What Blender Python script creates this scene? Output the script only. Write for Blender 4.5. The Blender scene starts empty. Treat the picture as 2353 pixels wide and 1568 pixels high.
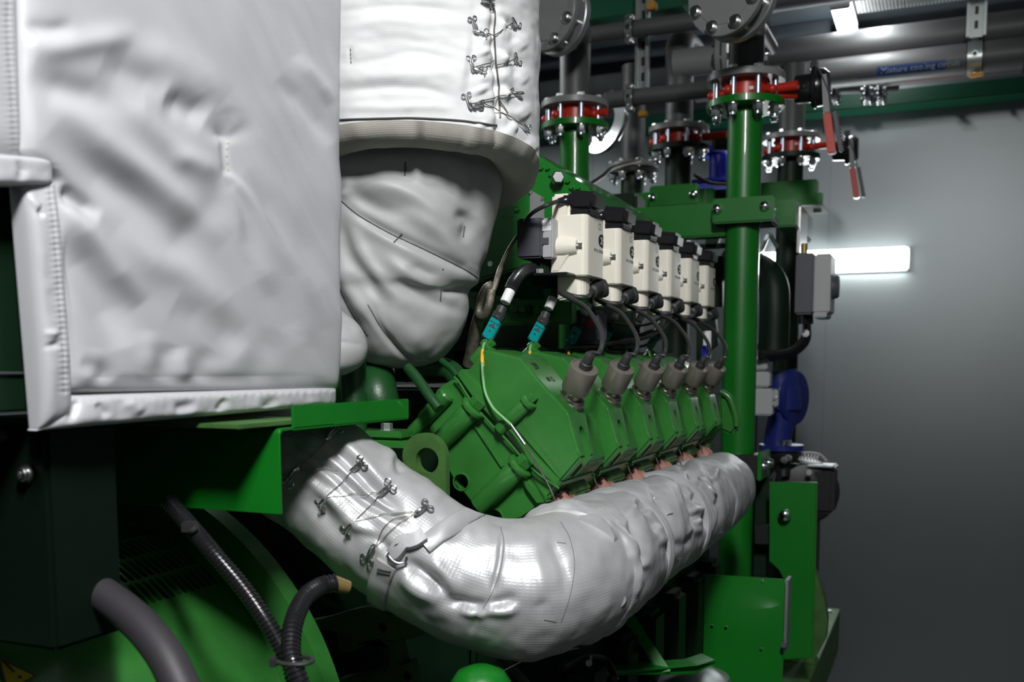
import bpy, bmesh, math, random
import numpy as np
from math import sin, cos, pi, atan, atan2, radians, sqrt
from mathutils import Vector as V, Matrix, Euler, noise
from mathutils.bvhtree import BVHTree
random.seed(7)
S = bpy.context.scene
COL = S.collection

# ---------------------------------------------------------------- camera
FPX, CX, CY = 2300.0, 1176.5, 1072.0
PIT = atan(232/2300); YAW = atan(989*cos(PIT)/2300)
CAM = V((0, 0, 1.5))
FW = V((-sin(YAW)*cos(PIT), cos(YAW)*cos(PIT), -sin(PIT))); RT = V((cos(YAW), sin(YAW), 0)); UP = RT.cross(FW)
cd = bpy.data.cameras.new('camera'); cam = bpy.data.objects.new('camera', cd); COL.objects.link(cam)
cd.lens = 36*FPX/2353; cd.sensor_width = 36; cd.shift_y = (CY-784)/2353; cd.clip_start = .02
cam.location = CAM; cam.rotation_euler = Euler((pi/2-PIT, 0, YAW))
cd.dof.use_dof = True; cd.dof.focus_distance = 1.45; cd.dof.aperture_fstop = 6.3
S.camera = cam
# ---------------------------------------------------------------- world, lights, exposure
w = bpy.data.worlds.new('room_world'); S.world = w; w.use_nodes = True
w.node_tree.nodes['Background'].inputs[0].default_value = (.5, .55, .6, 1)
w.node_tree.nodes['Background'].inputs[1].default_value = .01
S.view_settings.view_transform = 'Standard'; S.view_settings.look = 'None'
S.view_settings.exposure = 0; S.view_settings.gamma = 1; S.view_settings.use_curve_mapping = False
ROOM = dict(x0=-3.4, x1=.95, y0=-1.9, y1=4.8, z1=2.95)
def area(name, loc, aim, sx, sy, power, color=(1, 1, 1)):
    l = bpy.data.lights.new(name, 'AREA'); l.shape = 'RECTANGLE'; l.size = sx; l.size_y = sy
    l.energy = power; l.color = color
    o = bpy.data.objects.new(name, l); COL.objects.link(o); o.location = loc
    o.rotation_euler = (V(aim)-V(loc)).to_track_quat('-Z', 'Y').to_euler()
    return o
# the tubes of the aisle: light leaves the fixtures modelled further down
area('aisle_lamp_light', (.20, -.12, 2.80), (-.35, .75, 1.2), .14, .5, 62, (1, 1, .99))
area('far_lamp_light', (-.28, 4.0, 2.84), (-.28, 4.0, 0), .07, .5, 5, (.95, 1, 1))
area('wall_lamp_light', (-.47, 4.62, 1.95), (-.47, 0, 1.95), .62, .09, 7, (.95, 1, 1))
area('left_aisle_lamp_light', (-2.3, 3.0, 2.80), (-2.0, 3.0, 0), .14, 1.2, 12, (.95, 1, 1))

# ---------------------------------------------------------------- pixel helpers (photo frame 2353 x 1568)
def ray(x, y): return FW + RT*((x-CX)/FPX) - UP*((y-CY)/FPX)
def aD(x, y, d): return CAM + ray(x, y)*d
def aY(x, y, Y): d = ray(x, y); return CAM + d*(Y/d.y)
def aX(x, y, X): d = ray(x, y); return CAM + d*(X/d.x)
def aZ(x, y, Z): d = ray(x, y); return CAM + d*((Z-1.5)/d.z)
def proj(P):
    P = np.asarray(P, float) - np.array(CAM)
    z = P @ np.array(FW); return np.stack([CX+FPX*(P @ np.array(RT))/z, CY-FPX*(P @ np.array(UP))/z], -1)

# ---------------------------------------------------------------- materials
def mat(name, col, rough=.5, metal=0., spec=.5, bump=None, var=0., vscale=8., emit=None, coat=0., aniso=None):
    m = bpy.data.materials.new(name); m.use_nodes = True
    nt = m.node_tree; b = nt.nodes['Principled BSDF']
    b.inputs['Base Color'].default_value = (*col, 1); b.inputs['Roughness'].default_value = rough
    b.inputs['Metallic'].default_value = metal; b.inputs['Specular IOR Level'].default_value = spec
    b.inputs['Coat Weight'].default_value = coat
    tc = nt.nodes.new('ShaderNodeTexCoord')
    if var:
        n = nt.nodes.new('ShaderNodeTexNoise'); n.inputs['Scale'].default_value = vscale; n.inputs['Detail'].default_value = 6
        nt.links.new(tc.outputs['Object'], n.inputs['Vector'])
        r = nt.nodes.new('ShaderNodeMapRange'); r.inputs['From Min'].default_value = .3; r.inputs['From Max'].default_value = .7
        r.inputs['To Min'].default_value = 1-var; r.inputs['To Max'].default_value = 1+var
        nt.links.new(n.outputs['Fac'], r.inputs['Value'])
        mx = nt.nodes.new('ShaderNodeVectorMath'); mx.operation = 'SCALE'; mx.inputs[0].default_value = col
        nt.links.new(r.outputs[0], mx.inputs['Scale']); nt.links.new(mx.outputs[0], b.inputs['Base Color'])
    if bump:
        kind, sc, st = bump
        bp = nt.nodes.new('ShaderNodeBump'); bp.inputs['Strength'].default_value = st; bp.inputs['Distance'].default_value = .001
        if kind == 'noise':
            t = nt.nodes.new('ShaderNodeTexNoise'); t.inputs['Scale'].default_value = sc; t.inputs['Detail'].default_value = 3
            nt.links.new(tc.outputs['Object'], t.inputs['Vector']); nt.links.new(t.outputs['Fac'], bp.inputs['Height'])
        else:   # cloth weave: two crossed wave textures on the cloth's own metre grid
            h = None
            for ax in ('X', 'Y'):
                t = nt.nodes.new('ShaderNodeTexWave'); t.bands_direction = ax; t.inputs['Scale'].default_value = sc
                t.inputs['Distortion'].default_value = .8
                nt.links.new(tc.outputs['UV'], t.inputs['Vector'])
                if h is None: h = t.outputs['Fac']
                else:
                    a = nt.nodes.new('ShaderNodeMath'); a.operation = 'MULTIPLY'
                    nt.links.new(h, a.inputs[0]); nt.links.new(t.outputs['Fac'], a.inputs[1]); h = a.outputs[0]
            nt.links.new(h, bp.inputs['Height'])
        nt.links.new(bp.outputs[0], b.inputs['Normal'])
    if emit:
        b.inputs['Emission Color'].default_value = (*emit[0], 1); b.inputs['Emission Strength'].default_value = emit[1]
    return m
M = {}
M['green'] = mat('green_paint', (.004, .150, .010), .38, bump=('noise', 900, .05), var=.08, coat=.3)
M['head_green'] = mat('engine_green_paint', (.028, .152, .026), .26, bump=('noise', 500, .10), var=.2, vscale=14)
M['cast_green'] = mat('rough_cast_green_paint', (.05, .13, .03), .5, bump=('noise', 350, .35), var=.25, vscale=20)
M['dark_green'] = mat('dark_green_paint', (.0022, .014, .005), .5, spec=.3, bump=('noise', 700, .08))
M['beam_green'] = mat('deep_green_beam_paint', (.002, .07, .035), .4)
M['panel'] = mat('grey_coated_cloth', (.47, .47, .495), .38, spec=.5, bump=('weave', 210, .10))
M['white'] = mat('white_glass_cloth', (.63, .63, .64), .7, bump=('weave', 130, .16), var=.02)
M['liner'] = mat('beige_liner_cloth', (.42, .40, .36), .85, bump=('weave', 150, .2), var=.12, vscale=25)
M['grey'] = mat('grey_silicone_cloth', (.36, .36, .365), .5, bump=('weave', 150, .12), var=.04)
M['silver'] = mat('silver_aluminised_cloth', (.43, .43, .44), .42, metal=.25, bump=('weave', 80, .14), var=.05, vscale=30)
M['silver2'] = mat('matt_silver_cloth', (.37, .375, .385), .5, metal=.1, bump=('noise', 300, .3), var=.14, vscale=30)
M['seam'] = mat('dark_seam_thread', (.08, .08, .075), .8)
M['thread'] = mat('yellowed_thread', (.50, .49, .34), .8)
M['steel'] = mat('zinc_steel', (.62, .63, .63), .28, metal=1)
M['chrome'] = mat('polished_steel', (.78, .79, .80), .12, metal=1)
M['stud'] = mat('blue_zinc_stud', (.45, .52, .62), .3, metal=.9)
M['pipe'] = mat('grey_painted_pipe', (.075, .075, .077), .48, bump=('noise', 400, .1), var=.1)
M['pipe_flange'] = mat('grey_flange_paint', (.22, .225, .225), .38)
M['galv'] = mat('galvanised_steel', (.42, .46, .45), .35, metal=.8, var=.1)
M['red'] = mat('red_enamel', (.50, .025, .012), .35)
M['black'] = mat('black_rubber', (.012, .012, .013), .45)
M['blackg'] = mat('glossy_black_plastic', (.012, .012, .014), .25)
M['boot'] = mat('charcoal_boot_rubber', (.028, .028, .03), .5)
M['cream'] = mat('cream_plastic', (.80, .76, .66), .42, bump=('noise', 900, .05))
M['ext'] = mat('dull_nickel_extender', (.24, .22, .19), .42, metal=.55, bump=('noise', 700, .1))
M['ext2'] = mat('worn_steel_neck', (.28, .26, .23), .3, metal=.9)
M['teal'] = mat('teal_plastic', (.0, .27, .27), .35)
M['wire_green'] = mat('pale_green_sleeve', (.16, .40, .15), .45)
M['wire_yellow'] = mat('orange_marker_sleeve', (.75, .38, .02), .45)
M['copper'] = mat('pinkish_oxidised_metal', (.42, .21, .17), .5, metal=.2, var=.2, vscale=60)
M['dkmetal'] = mat('heat_darkened_metal', (.05, .035, .03), .5, metal=.5)
M['blue'] = mat('navy_blue_paint', (.012, .022, .16), .32)
M['blue2'] = mat('bright_blue_paint', (.02, .03, .40), .35)
M['lgrey'] = mat('light_grey_plastic', (.40, .40, .41), .45)
M['dgrey'] = mat('dark_grey_plastic', (.07, .07, .085), .5)
M['alu'] = mat('cast_aluminium', (.55, .56, .57), .35, metal=.8)
M['wall'] = mat('brushed_metal_wall', (.22, .24, .245), .40, metal=.85, bump=('noise', 700, .05), var=.03, vscale=2)
M['sidewall'] = mat('painted_container_wall', (.10, .11, .115), .5)
M['ceil'] = mat('dark_ceiling_paint', (.07, .085, .10), .5)
M['floor'] = mat('dark_floor_plate', (.035, .04, .035), .45, var=.2)
M['sheet'] = mat('perforated_ceiling_sheet', (.62, .62, .62), .4, metal=.2)
M['lamp'] = mat('lit_lamp_cover', (1, 1, 1), .4, emit=((.95, 1, 1), 16))
M['lamp2'] = mat('bright_wall_lamp_cover', (1, 1, 1), .4, emit=((.93, 1, 1), 20))
M['mid_green'] = mat('rough_mid_green_paint', (.008, .055, .013), .4, bump=('noise', 350, .3))
M['post'] = mat('shade_darkened_post_paint', (.001, .006, .0025), .6, spec=.2)  # post's own green, blackened to hold the shade it stands in
M['lampbody'] = mat('white_lamp_housing', (.75, .75, .75), .5)
M['yellow'] = mat('yellow_sticker', (.62, .50, .02), .4)
M['label_white'] = mat('white_label', (.75, .75, .76), .5)
M['label_blue'] = mat('dark_blue_label', (.01, .03, .12), .45)
M['label_red'] = mat('dark_red_label', (.28, .03, .06), .45)
M['ink'] = mat('black_ink', (.012, .012, .012), .6)
M['inkw'] = mat('pale_print', (.28, .32, .40), .6)
M['braid'] = mat('braided_metal_sleeve', (.30, .27, .22), .4, metal=.7, bump=('noise', 900, .9), var=.35, vscale=120)
M['brass'] = mat('dull_brass', (.35, .25, .10), .4, metal=.6)
M['orange'] = mat('orange_plastic_cap', (.42, .20, .01), .5)
M['hose'] = mat('violet_grey_hose_rubber', (.03, .027, .032), .55)

# ---------------------------------------------------------------- mesh builder
def basis(ax):
    ax = V(ax).normalized(); t = V((0, 0, 1)) if abs(ax.z) < .9 else V((1, 0, 0))
    u = ax.cross(t).normalized(); return u, ax.cross(u).normalized(), ax
def spline(pts, n=8):
    pts = [V(p) for p in pts]
    if len(pts) < 3: return pts
    P = [pts[0]*2-pts[1]] + pts + [pts[-1]*2-pts[-2]]; out = []
    for i in range(1, len(P)-2):
        a, b, c, d = P[i-1:i+3]
        for k in range(n):
            t = k/n; out.append(.5*((2*b)+(c-a)*t+(2*a-5*b+4*c-d)*t*t+(3*b-a-3*c+d)*t**3))
    return out+[pts[-1]]
class MB:
    def __init__(s): s.v = []; s.f = []; s.uv = None
    def add(s, vs, fs):
        k = len(s.v); s.v += [V(p) for p in vs]; s.f += [tuple(i+k for i in f) for f in fs]; return s
    def addbm(s, bm):
        bm.verts.ensure_lookup_table(); bm.verts.index_update()
        s.add([v.co.copy() for v in bm.verts], [[v.index for v in f.verts] for f in bm.faces]); bm.free(); return s
    def box(s, c, size, rot=None, bev=0., seg=2):
        bm = bmesh.new(); bmesh.ops.create_cube(bm, size=1)
        bmesh.ops.scale(bm, vec=size, verts=bm.verts)
        if bev: bmesh.ops.bevel(bm, geom=bm.edges[:], offset=bev, segments=seg, affect='EDGES')
        if rot is not None: bmesh.ops.transform(bm, matrix=rot.to_4x4(), verts=bm.verts)
        bmesh.ops.translate(bm, vec=V(c), verts=bm.verts); return s.addbm(bm)
    def bb(s, x0, x1, y0, y1, z0, z1, bev=0., seg=2):
        return s.box(((x0+x1)/2, (y0+y1)/2, (z0+z1)/2), (abs(x1-x0), abs(y1-y0), abs(z1-z0)), None, bev, seg)
    def lathe(s, c, ax, prof, n=32, ph=0.):
        # prof: list of (radius, height along ax); caps where radius is 0
        u, v, a = basis(ax); c = V(c); vs = []; fs = []; rings = []
        for r, h in prof:
            if r <= 1e-9: rings.append([len(vs)]); vs.append(c+a*h)
            else:
                rings.append(list(range(len(vs), len(vs)+n)))
                vs += [c+a*h+(u*cos(2*pi*k/n+ph)+v*sin(2*pi*k/n+ph))*r for k in range(n)]
        for A, B in zip(rings, rings[1:]):
            for k in range(n):
                k2 = (k+1) % n
                if len(A) == 1 and len(B) == 1: continue
                if len(A) == 1: fs.append((A[0], B[k2], B[k]))
                elif len(B) == 1: fs.append((A[k], A[k2], B[0]))
                else: fs.append((A[k], A[k2], B[k2], B[k]))
        return s.add(vs, fs)
    def cyl(s, p0, p1, r, r1=None, n=24, bev=0.):
        p0 = V(p0); p1 = V(p1); L = (p1-p0).length; r1 = r if r1 is None else r1
        if bev: pr = [(0, 0), (r-bev, 0), (r, bev), (r1, L-bev), (r1-bev, L), (0, L)]
        else: pr = [(0, 0), (r, 0), (r1, L), (0, L)]
        return s.lathe(p0, p1-p0, pr, n)
    def hexb(s, p, ax, r, h, washer=True, n=6):
        a = V(ax).normalized(); p = V(p)
        if washer: s.lathe(p, a, [(0, 0), (r*1.35, 0), (r*1.35, h*.12), (0, h*.12)], 20)
        s.lathe(p, a, [(0, 0), (r, h*.1), (r, h*.9), (r*.86, h), (0, h)], n); return s
    def tube(s, path, r, n=12, smooth=8, ribs=None, closed=False):
        pts = spline(path, smooth) if smooth else [V(p) for p in path]
        if ribs:    # corrugated: resample evenly, alternate radius
            pitch, depth = ribs; L = [0]
            for a, b in zip(pts, pts[1:]): L.append(L[-1]+(b-a).length)
            m = max(4, int(L[-1]/pitch*4)); out = []; j = 0
            for i in range(m+1):
                t = L[-1]*i/m
                while j < len(L)-2 and L[j+1] < t: j += 1
                out.append(pts[j].lerp(pts[j+1], (t-L[j])/max(1e-9, L[j+1]-L[j])))
            pts = out
        N = len(pts); vs = []; fs = []; u = None
        for i, p in enumerate(pts):
            t = (pts[min(i+1, N-1)]-pts[max(i-1, 0)])
            if closed: t = pts[(i+1) % N]-pts[i-1]
            t.normalize()
            if u is None: u, _, _ = basis(t)
            u = (u-t*u.dot(t)).normalized(); w_ = t.cross(u)
            rr = r[min(len(r)-1, int(i*len(r)/N))] if isinstance(r, (list, tuple)) else r
            if ribs: rr = rr-(ribs[1] if i % 4 in (2, 3) else 0)
            vs += [p+(u*cos(2*pi*k/n)+w_*sin(2*pi*k/n))*rr for k in range(n)]
        for i in range(N if closed else N-1):
            j = (i+1) % N
            for k in range(n): k2 = (k+1) % n; fs.append((i*n+k, i*n+k2, j*n+k2, j*n+k))
        if not closed: fs.append(tuple(range(n))[::-1]); fs.append(tuple(range((N-1)*n, N*n)))
        return s.add(vs, fs)
    def prism(s, poly, d, bev=0., seg=2):
        # poly: 3D points of one planar outline, d: extrusion vector
        bm = bmesh.new(); a = [bm.verts.new(p) for p in poly]; f = bm.faces.new(a)
        r = bmesh.ops.extrude_face_region(bm, geom=[f])
        bmesh.ops.translate(bm, vec=V(d), verts=[e for e in r['geom'] if isinstance(e, bmesh.types.BMVert)])
        bmesh.ops.recalc_face_normals(bm, faces=bm.faces)
        if bev: bmesh.ops.bevel(bm, geom=bm.edges[:], offset=bev, segments=seg, affect='EDGES', clamp_overlap=True)
        return s.addbm(bm)
    def sph(s, c, r, n=16, sc=(1, 1, 1)):
        bm = bmesh.new(); bmesh.ops.create_uvsphere(bm, u_segments=n, v_segments=n//2, radius=r)
        bmesh.ops.scale(bm, vec=sc, verts=bm.verts); bmesh.ops.translate(bm, vec=V(c), verts=bm.verts); return s.addbm(bm)
    def torus(s, c, ax, R, r, n=24, m=8):
        u, v, a = basis(ax); return s.tube([V(c)+(u*cos(2*pi*k/n)+v*sin(2*pi*k/n))*R for k in range(n)], r, m, 0, closed=True)
def link(name, me, parent=None, loc=None):
    o = bpy.data.objects.new(name, me); COL.objects.link(o)
    if parent: o.parent = parent
    return o
def absloc(o):
    p = o.location.copy()
    while o.parent: o = o.parent; p += o.location
    return p
def O(mb, name, m, parent=None, sharp=38, label=None):
    vs = mb.v
    org = V((sum(p.x for p in vs)/len(vs), sum(p.y for p in vs)/len(vs), min(p.z for p in vs)))
    me = bpy.data.meshes.new(name); me.from_pydata([p-org for p in vs], [], mb.f)
    if mb.uv is not None:
        ul = me.uv_layers.new(name='uv'); li = np.zeros(len(me.loops), int); me.loops.foreach_get('vertex_index', li)
        ul.data.foreach_set('uv', mb.uv[li].ravel())
    bm = bmesh.new(); bm.from_mesh(me); bmesh.ops.recalc_face_normals(bm, faces=bm.faces); bm.to_mesh(me); bm.free()
    me.polygons.foreach_set('use_smooth', [True]*len(me.polygons)); me.set_sharp_from_angle(angle=radians(sharp))
    me.materials.append(M[m]); o = link(name, me, parent)
    o.location = org-(absloc(parent) if parent else V((0, 0, 0)))
    if label: o['label'] = label
    return o
def tag(o, label, cat, group=None):
    o['label'] = label; o['category'] = cat
    if group: o['group'] = group
    return o
def thing(name, label, cat, loc, group=None):
    o = bpy.data.objects.new(name, None); COL.objects.link(o); o.location = loc; o.empty_display_size = .05
    return tag(o, label, cat, group)
def top(mb, name, m, label, cat, group=None, sharp=38): return tag(O(mb, name, m, None, sharp), label, cat, group)
def struct(mb, name, m): o = O(mb, name, m); o['kind'] = 'structure'; return o
def dup(root, off, label=None, group=None):
    r = root.copy(); COL.objects.link(r); r.location = root.location+V(off)
    if label: r['label'] = label
    if group: r['group'] = group
    for ch in [c for c in bpy.data.objects if c.parent == root]:
        c = ch.copy(); COL.objects.link(c); c.parent = r
        for g in [q for q in bpy.data.objects if q.parent == ch]:
            d = g.copy(); COL.objects.link(d); d.parent = c
    return r
def text_mb(body, size, place, bold=0.):
    cu = bpy.data.curves.new('t', 'FONT'); cu.body = body; cu.size = size; cu.offset = bold; cu.resolution_u = 2
    ob = bpy.data.objects.new('t', cu); COL.objects.link(ob); bpy.context.view_layer.update()
    me = bpy.data.meshes.new_from_object(ob.evaluated_get(bpy.context.evaluated_depsgraph_get()))
    mb = MB(); mb.add([place(v.co.x, v.co.y) for v in me.vertices], [list(p.vertices) for p in me.polygons])
    bpy.data.objects.remove(ob); bpy.data.curves.remove(cu); bpy.data.meshes.remove(me); return mb
def cut(o, mb):
    me = bpy.data.meshes.new('cutter'); l = o.location.copy()
    if o.parent: l = l+absloc(o.parent)
    me.from_pydata([p-l for p in mb.v], [], mb.f); bm = bmesh.new(); bm.from_mesh(me)
    bmesh.ops.recalc_face_normals(bm, faces=bm.faces); bm.to_mesh(me); bm.free()
    c = bpy.data.objects.new('cutter', me); COL.objects.link(c)
    par = o.parent; loc = o.location.copy(); o.parent = None; o.location = (0, 0, 0)
    md = o.modifiers.new('b', 'BOOLEAN'); md.object = c; md.solver = 'EXACT'; md.operation = 'DIFFERENCE'; md.use_self = True
    bpy.context.view_layer.update(); dg = bpy.context.evaluated_depsgraph_get()
    nm = bpy.data.meshes.new_from_object(o.evaluated_get(dg)); o.modifiers.clear(); old = o.data; o.data = nm; nm.name = old.name
    o.parent = par; o.location = loc
    nm.polygons.foreach_set('use_smooth', [True]*len(nm.polygons)); nm.set_sharp_from_angle(angle=radians(38))
    bpy.data.objects.remove(c); bpy.data.meshes.remove(old)
def bvh_of(mb): return BVHTree.FromPolygons([tuple(p) for p in mb.v], mb.f)
def hit(b, x, y, off=0.):
    r = ray(x, y); h = b.ray_cast(CAM, r)
    if h[0] is None: h = b.find_nearest(aD(x, y, 1.3))
    n = h[1] if h[1].dot(r) < 0 else -h[1]
    return h[0]+n*off, n
def surf(b, pts, off=.0005, step=14):
    out = []
    for (x0, y0), (x1, y1) in zip(pts, pts[1:]):
        m = max(1, int(math.hypot(x1-x0, y1-y0)/step))
        out += [hit(b, x0+(x1-x0)*k/m, y0+(y1-y0)*k/m, off)[0] for k in range(m)]
    out.append(hit(b, *pts[-1], off)[0]); return out
def smooth2(pts, n=8):
    return [(p.x, p.y) for p in spline([V((x, y, 0)) for x, y in pts], n)]
# displacement of soft surfaces: polylines given where they lie on the thing
def polydist(uv, pl):
    best = np.full(len(uv), 1e9); arc = np.zeros(len(uv)); acc = 0; par = np.zeros(len(uv))
    pl = np.array(smooth2(pl, 5) if len(pl) > 2 else pl, float)
    tot = np.sum(np.hypot(*(pl[1:]-pl[:-1]).T))
    for a, b in zip(pl, pl[1:]):
        d = b-a; L = np.hypot(*d)
        if L < 1e-6: continue
        t = np.clip(((uv-a)@d)/(L*L), 0, 1); q = a+t[:, None]*d; dd = np.hypot(*(uv-q).T)
        m = dd < best; best[m] = dd[m]; arc[m] = acc+t[m]*L; acc += L
    return best, arc, arc/max(tot, 1e-6)
def sculpt(vs, nrm, feats, amp=0., freq=12., seed=0, stretch=None):
    P = np.array(vs, float); N = np.array(nrm, float); uv = proj(P)
    view = P-np.array(CAM); face = (np.sum(view*N, 1) < 0)
    d = np.zeros(len(P))
    if amp:
        for i, p in enumerate(P):
            q = V(p)*freq+V((seed*3.1, seed*1.7, seed))
            if stretch: q = V((q.dot(V(stretch[0])), q.dot(V(stretch[1])), q.dot(V(stretch[2]))))
            d[i] = amp*(noise.noise(q)+.5*noise.noise(q*2.1)+.22*noise.noise(q*4.7))
    for f in feats:
        pl, wd, dep = f[:3]
        dist, arc, t = polydist(uv, pl)
        if len(f) > 3 and f[3] == 'puck':      # stitched pucker: ripples across the seam
            per = f[4]; g = np.exp(-(dist/wd)**2)
            dd = dep*g*np.sin(2*np.pi*arc/per)-abs(dep)*1.2*np.exp(-(dist/(wd*.25))**2)
        elif len(f) > 3 and f[3] == 'edge':    # step: crease with a ridge at one side
            g = np.exp(-(dist/wd)**2); dd = dep*g
        else:
            if len(f) > 3 and f[3] == 'fan': g = np.exp(-(dist/(wd*(.35+t*1.1)))**2)*(1-t)**.8*np.clip(t*7, 0, 1)
            elif len(f) > 3 and f[3] == 'line': g = np.exp(-(dist/wd)**2)
            else: g = np.exp(-(dist/wd)**2)*np.clip(np.sin(np.pi*t)*1.25, 0, 1)
            dd = dep*g
        d += np.where(face, dd, 0)
    return [V(p) for p in P+N*d[:, None]]
def blur_disp(base, vs, nu, nv, wrap, n):
    D = (np.array(vs, float)-np.array(base, float)).reshape(nu, nv, 3)
    for _ in range(n):
        D = .5*D+.25*(np.concatenate([D[:1], D[:-1]])+np.concatenate([D[1:], D[-1:]]))
        L = np.roll(D, 1, 1) if wrap else np.concatenate([D[:, :1], D[:, :-1]], 1)
        R = np.roll(D, -1, 1) if wrap else np.concatenate([D[:, 1:], D[:, -1:]], 1)
        D = .5*D+.25*(L+R)
    return [V(p) for p in (np.array(base, float).reshape(nu, nv, 3)+D).reshape(-1, 3)]
def grid_normals(P, nu, nv, wrap):
    G = np.array(P, float).reshape(nu, nv, 3); du = np.gradient(G, axis=0)
    if wrap: dv = (np.roll(G, -1, 1)-np.roll(G, 1, 1))
    else: dv = np.gradient(G, axis=1)
    n = np.cross(du, dv); n /= (np.linalg.norm(n, axis=2, keepdims=True)+1e-12); return n.reshape(-1, 3)
def soft_tube(path, radii, nu=220, nv=140, feats=(), amp=.003, freq=14, seed=0, caps=True, ringfn=None, flip=False, a0=0., stretch=None):
    pts = spline(path, 12); rr = [p.x for p in spline([V((r, 0, 0)) for r in radii], 12)]
    L = [0]
    for a, b in zip(pts, pts[1:]): L.append(L[-1]+(b-a).length)
    C_ = []; R_ = []; j = 0
    for i in range(nu):
        t = L[-1]*i/(nu-1)
        while j < len(L)-2 and L[j+1] < t: j += 1
        f = (t-L[j])/max(1e-9, L[j+1]-L[j]); C_.append(pts[j].lerp(pts[j+1], f)); R_.append(rr[j]*(1-f)+rr[j+1]*f)
    vs = []; u = None; UVs = []
    for i in range(nu):
        t = (C_[min(i+1, nu-1)]-C_[max(i-1, 0)]).normalized()
        if u is None: u, _, _ = basis(t)
        u = (u-t*u.dot(t)).normalized(); w_ = t.cross(u)
        for k in range(nv):
            a = 2*pi*k/nv+a0; s_ = ringfn(i/(nu-1), a) if ringfn else 1
            vs.append(C_[i]+(u*cos(a)+w_*sin(a))*R_[i]*s_); UVs.append((L[-1]*i/(nu-1), 2*pi*k/nv*.085))
    n = grid_normals(vs, nu, nv, True)
    ctr = np.repeat(np.array([tuple(c) for c in C_]), nv, 0)
    if np.sum((np.array(vs)-ctr)*n) < 0: n = -n
    vs = blur_disp(vs, sculpt(vs, n, feats, amp, freq, seed, stretch), nu, nv, True, 3)
    mb = MB(); fs = [(i*nv+k, i*nv+(k+1) % nv, (i+1)*nv+(k+1) % nv, (i+1)*nv+k) for i in range(nu-1) for k in range(nv)]
    if caps: fs += [tuple(range(nv))[::-1], tuple(range((nu-1)*nv, nu*nv))]
    mb.add(vs, fs); mb.uv = np.array(UVs); return mb
# ================================================================ ROOM
R_ = ROOM
m = MB(); m.bb(R_['x0'], R_['x1'], R_['y0'], R_['y1'], -.06, 0); struct(m, 'floor', 'floor')
m = MB(); m.bb(R_['x0'], R_['x1'], R_['y0'], R_['y1'], R_['z1'], R_['z1']+.06); struct(m, 'ceiling', 'ceil')
m = MB()
xs = [R_['x0'], -1.62, -.496, .72, R_['x1']]
for a, b in zip(xs, xs[1:]): m.bb(a+.0012, b-.0012, 4.8, 4.86, 0, R_['z1'], .0015)
m.bb(R_['x0'], R_['x1'], 4.803, 4.86, 0, R_['z1']); struct(m, 'wall_back', 'wall')
m = MB(); m.bb(R_['x1'], R_['x1']+.06, R_['y0'], R_['y1'], 0, R_['z1']); struct(m, 'wall_right', 'sidewall')
m = MB(); m.bb(R_['x0']-.06, R_['x0'], R_['y0'], R_['y1'], 0, R_['z1']); struct(m, 'wall_left', 'sidewall')
m = MB(); m.bb(R_['x0'], R_['x1'], R_['y0']-.06, R_['y0'], 0, R_['z1']); struct(m, 'wall_front', 'sidewall')
# deep green beam along the top of the end wall
a = aY(2200, 196, 4.70); b = aY(2200, 232, 4.70)
m = MB(); m.bb(R_['x0'], R_['x1'], 4.66, 4.8, b.z, a.z, .004); struct(m, 'trim_1', 'beam_green')
a = aY(1400, 30, 3.55); m = MB(); m.bb(-3, -.86, 3.5, 3.6, a.z-.03, a.z+.09, .003); struct(m, 'trim_2', 'beam_green')
# grooved metal sheet under the ceiling and ribs
m = MB(); x0 = aZ(1975, 40, 2.93).x
ys = 3.05
for k in range(95):
    m.bb(x0+k*.013, x0+k*.013+.0085, 2.9, 4.42, 2.915, 2.93)
m.bb(x0, R_['x1'], 2.9, 4.42, 2.925, 2.945)
tag(O(m, 'ceiling_panel', 'sheet'), 'finely grooved bright metal sheet on the ceiling above the grey pipes', 'panel')
for k, yy in enumerate((2.6, 3.1, 3.6, 4.1, 4.55)):
    m = MB(); m.bb(-3.4, x0-.12, yy, yy+.05, 2.90, 2.95, .003); struct(m, 'trim_%d' % (k+3), 'ceil')

# ================================================================ LAMPS
def tube_lamp(name, p, along, L, wd, label, down=(0, 0, -1), dp=.032, lm='lamp'):
    root = thing(name, label, 'lamp', p, None)
    al = V(along).normalized(); dn = V(down); sd = al.cross(dn)
    rot = Matrix((sd, al, dn)).transposed()
    h = MB(); h.box(V(p)-dn*.02, (wd*1.0, L, .03), rot, .004); O(h, 'lamp_housing', 'lampbody', root)
    d = MB(); d.box(V(p)+dn*(dp/2-.004), (wd*.94, L*.985, dp), rot, .010, 3); O(d, 'lamp_diffuser', lm, root)
    for s in (-1, 1):
        e = MB(); e.box(V(p)+al*s*(L/2-.006)+dn*.01, (wd*.98, .012, .038), rot, .004); O(e, 'end_cap', 'lampbody', root)
    return root
tube_lamp('ceiling_lamp', (.20, -.12, 2.86), (0, 1, 0), .75, .15, 'long ceiling lamp over the aisle above the camera')
pa = aZ(1930, 14, 2.87); pb = aZ(1950, 76, 2.87)
tube_lamp('ceiling_lamp', ((pa.x+pb.x)/2, (pa.y+pb.y)/2, 2.885), (0, 1, 0), abs(pa.y-pb.y)+.02, .075, 'bright white ceiling lamp seen just above the grey pipes')
tube_lamp('ceiling_lamp', (-2.3, 3.0, 2.86), (0, 1, 0), 1.25, .15, 'ceiling lamp on the far side of the engine')
c1 = aY(1752, 605, 4.78); c2 = aY(2090, 600, 4.78)
tube_lamp('wall_lamp', ((c1.x+c2.x)/2, 4.76, (c1.z+c2.z)/2), (1, 0, 0), c2.x-c1.x, .10, 'glowing white tube lamp fixed flat on the metal end wall', (0, -1, 0), .065, 'lamp2')

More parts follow.
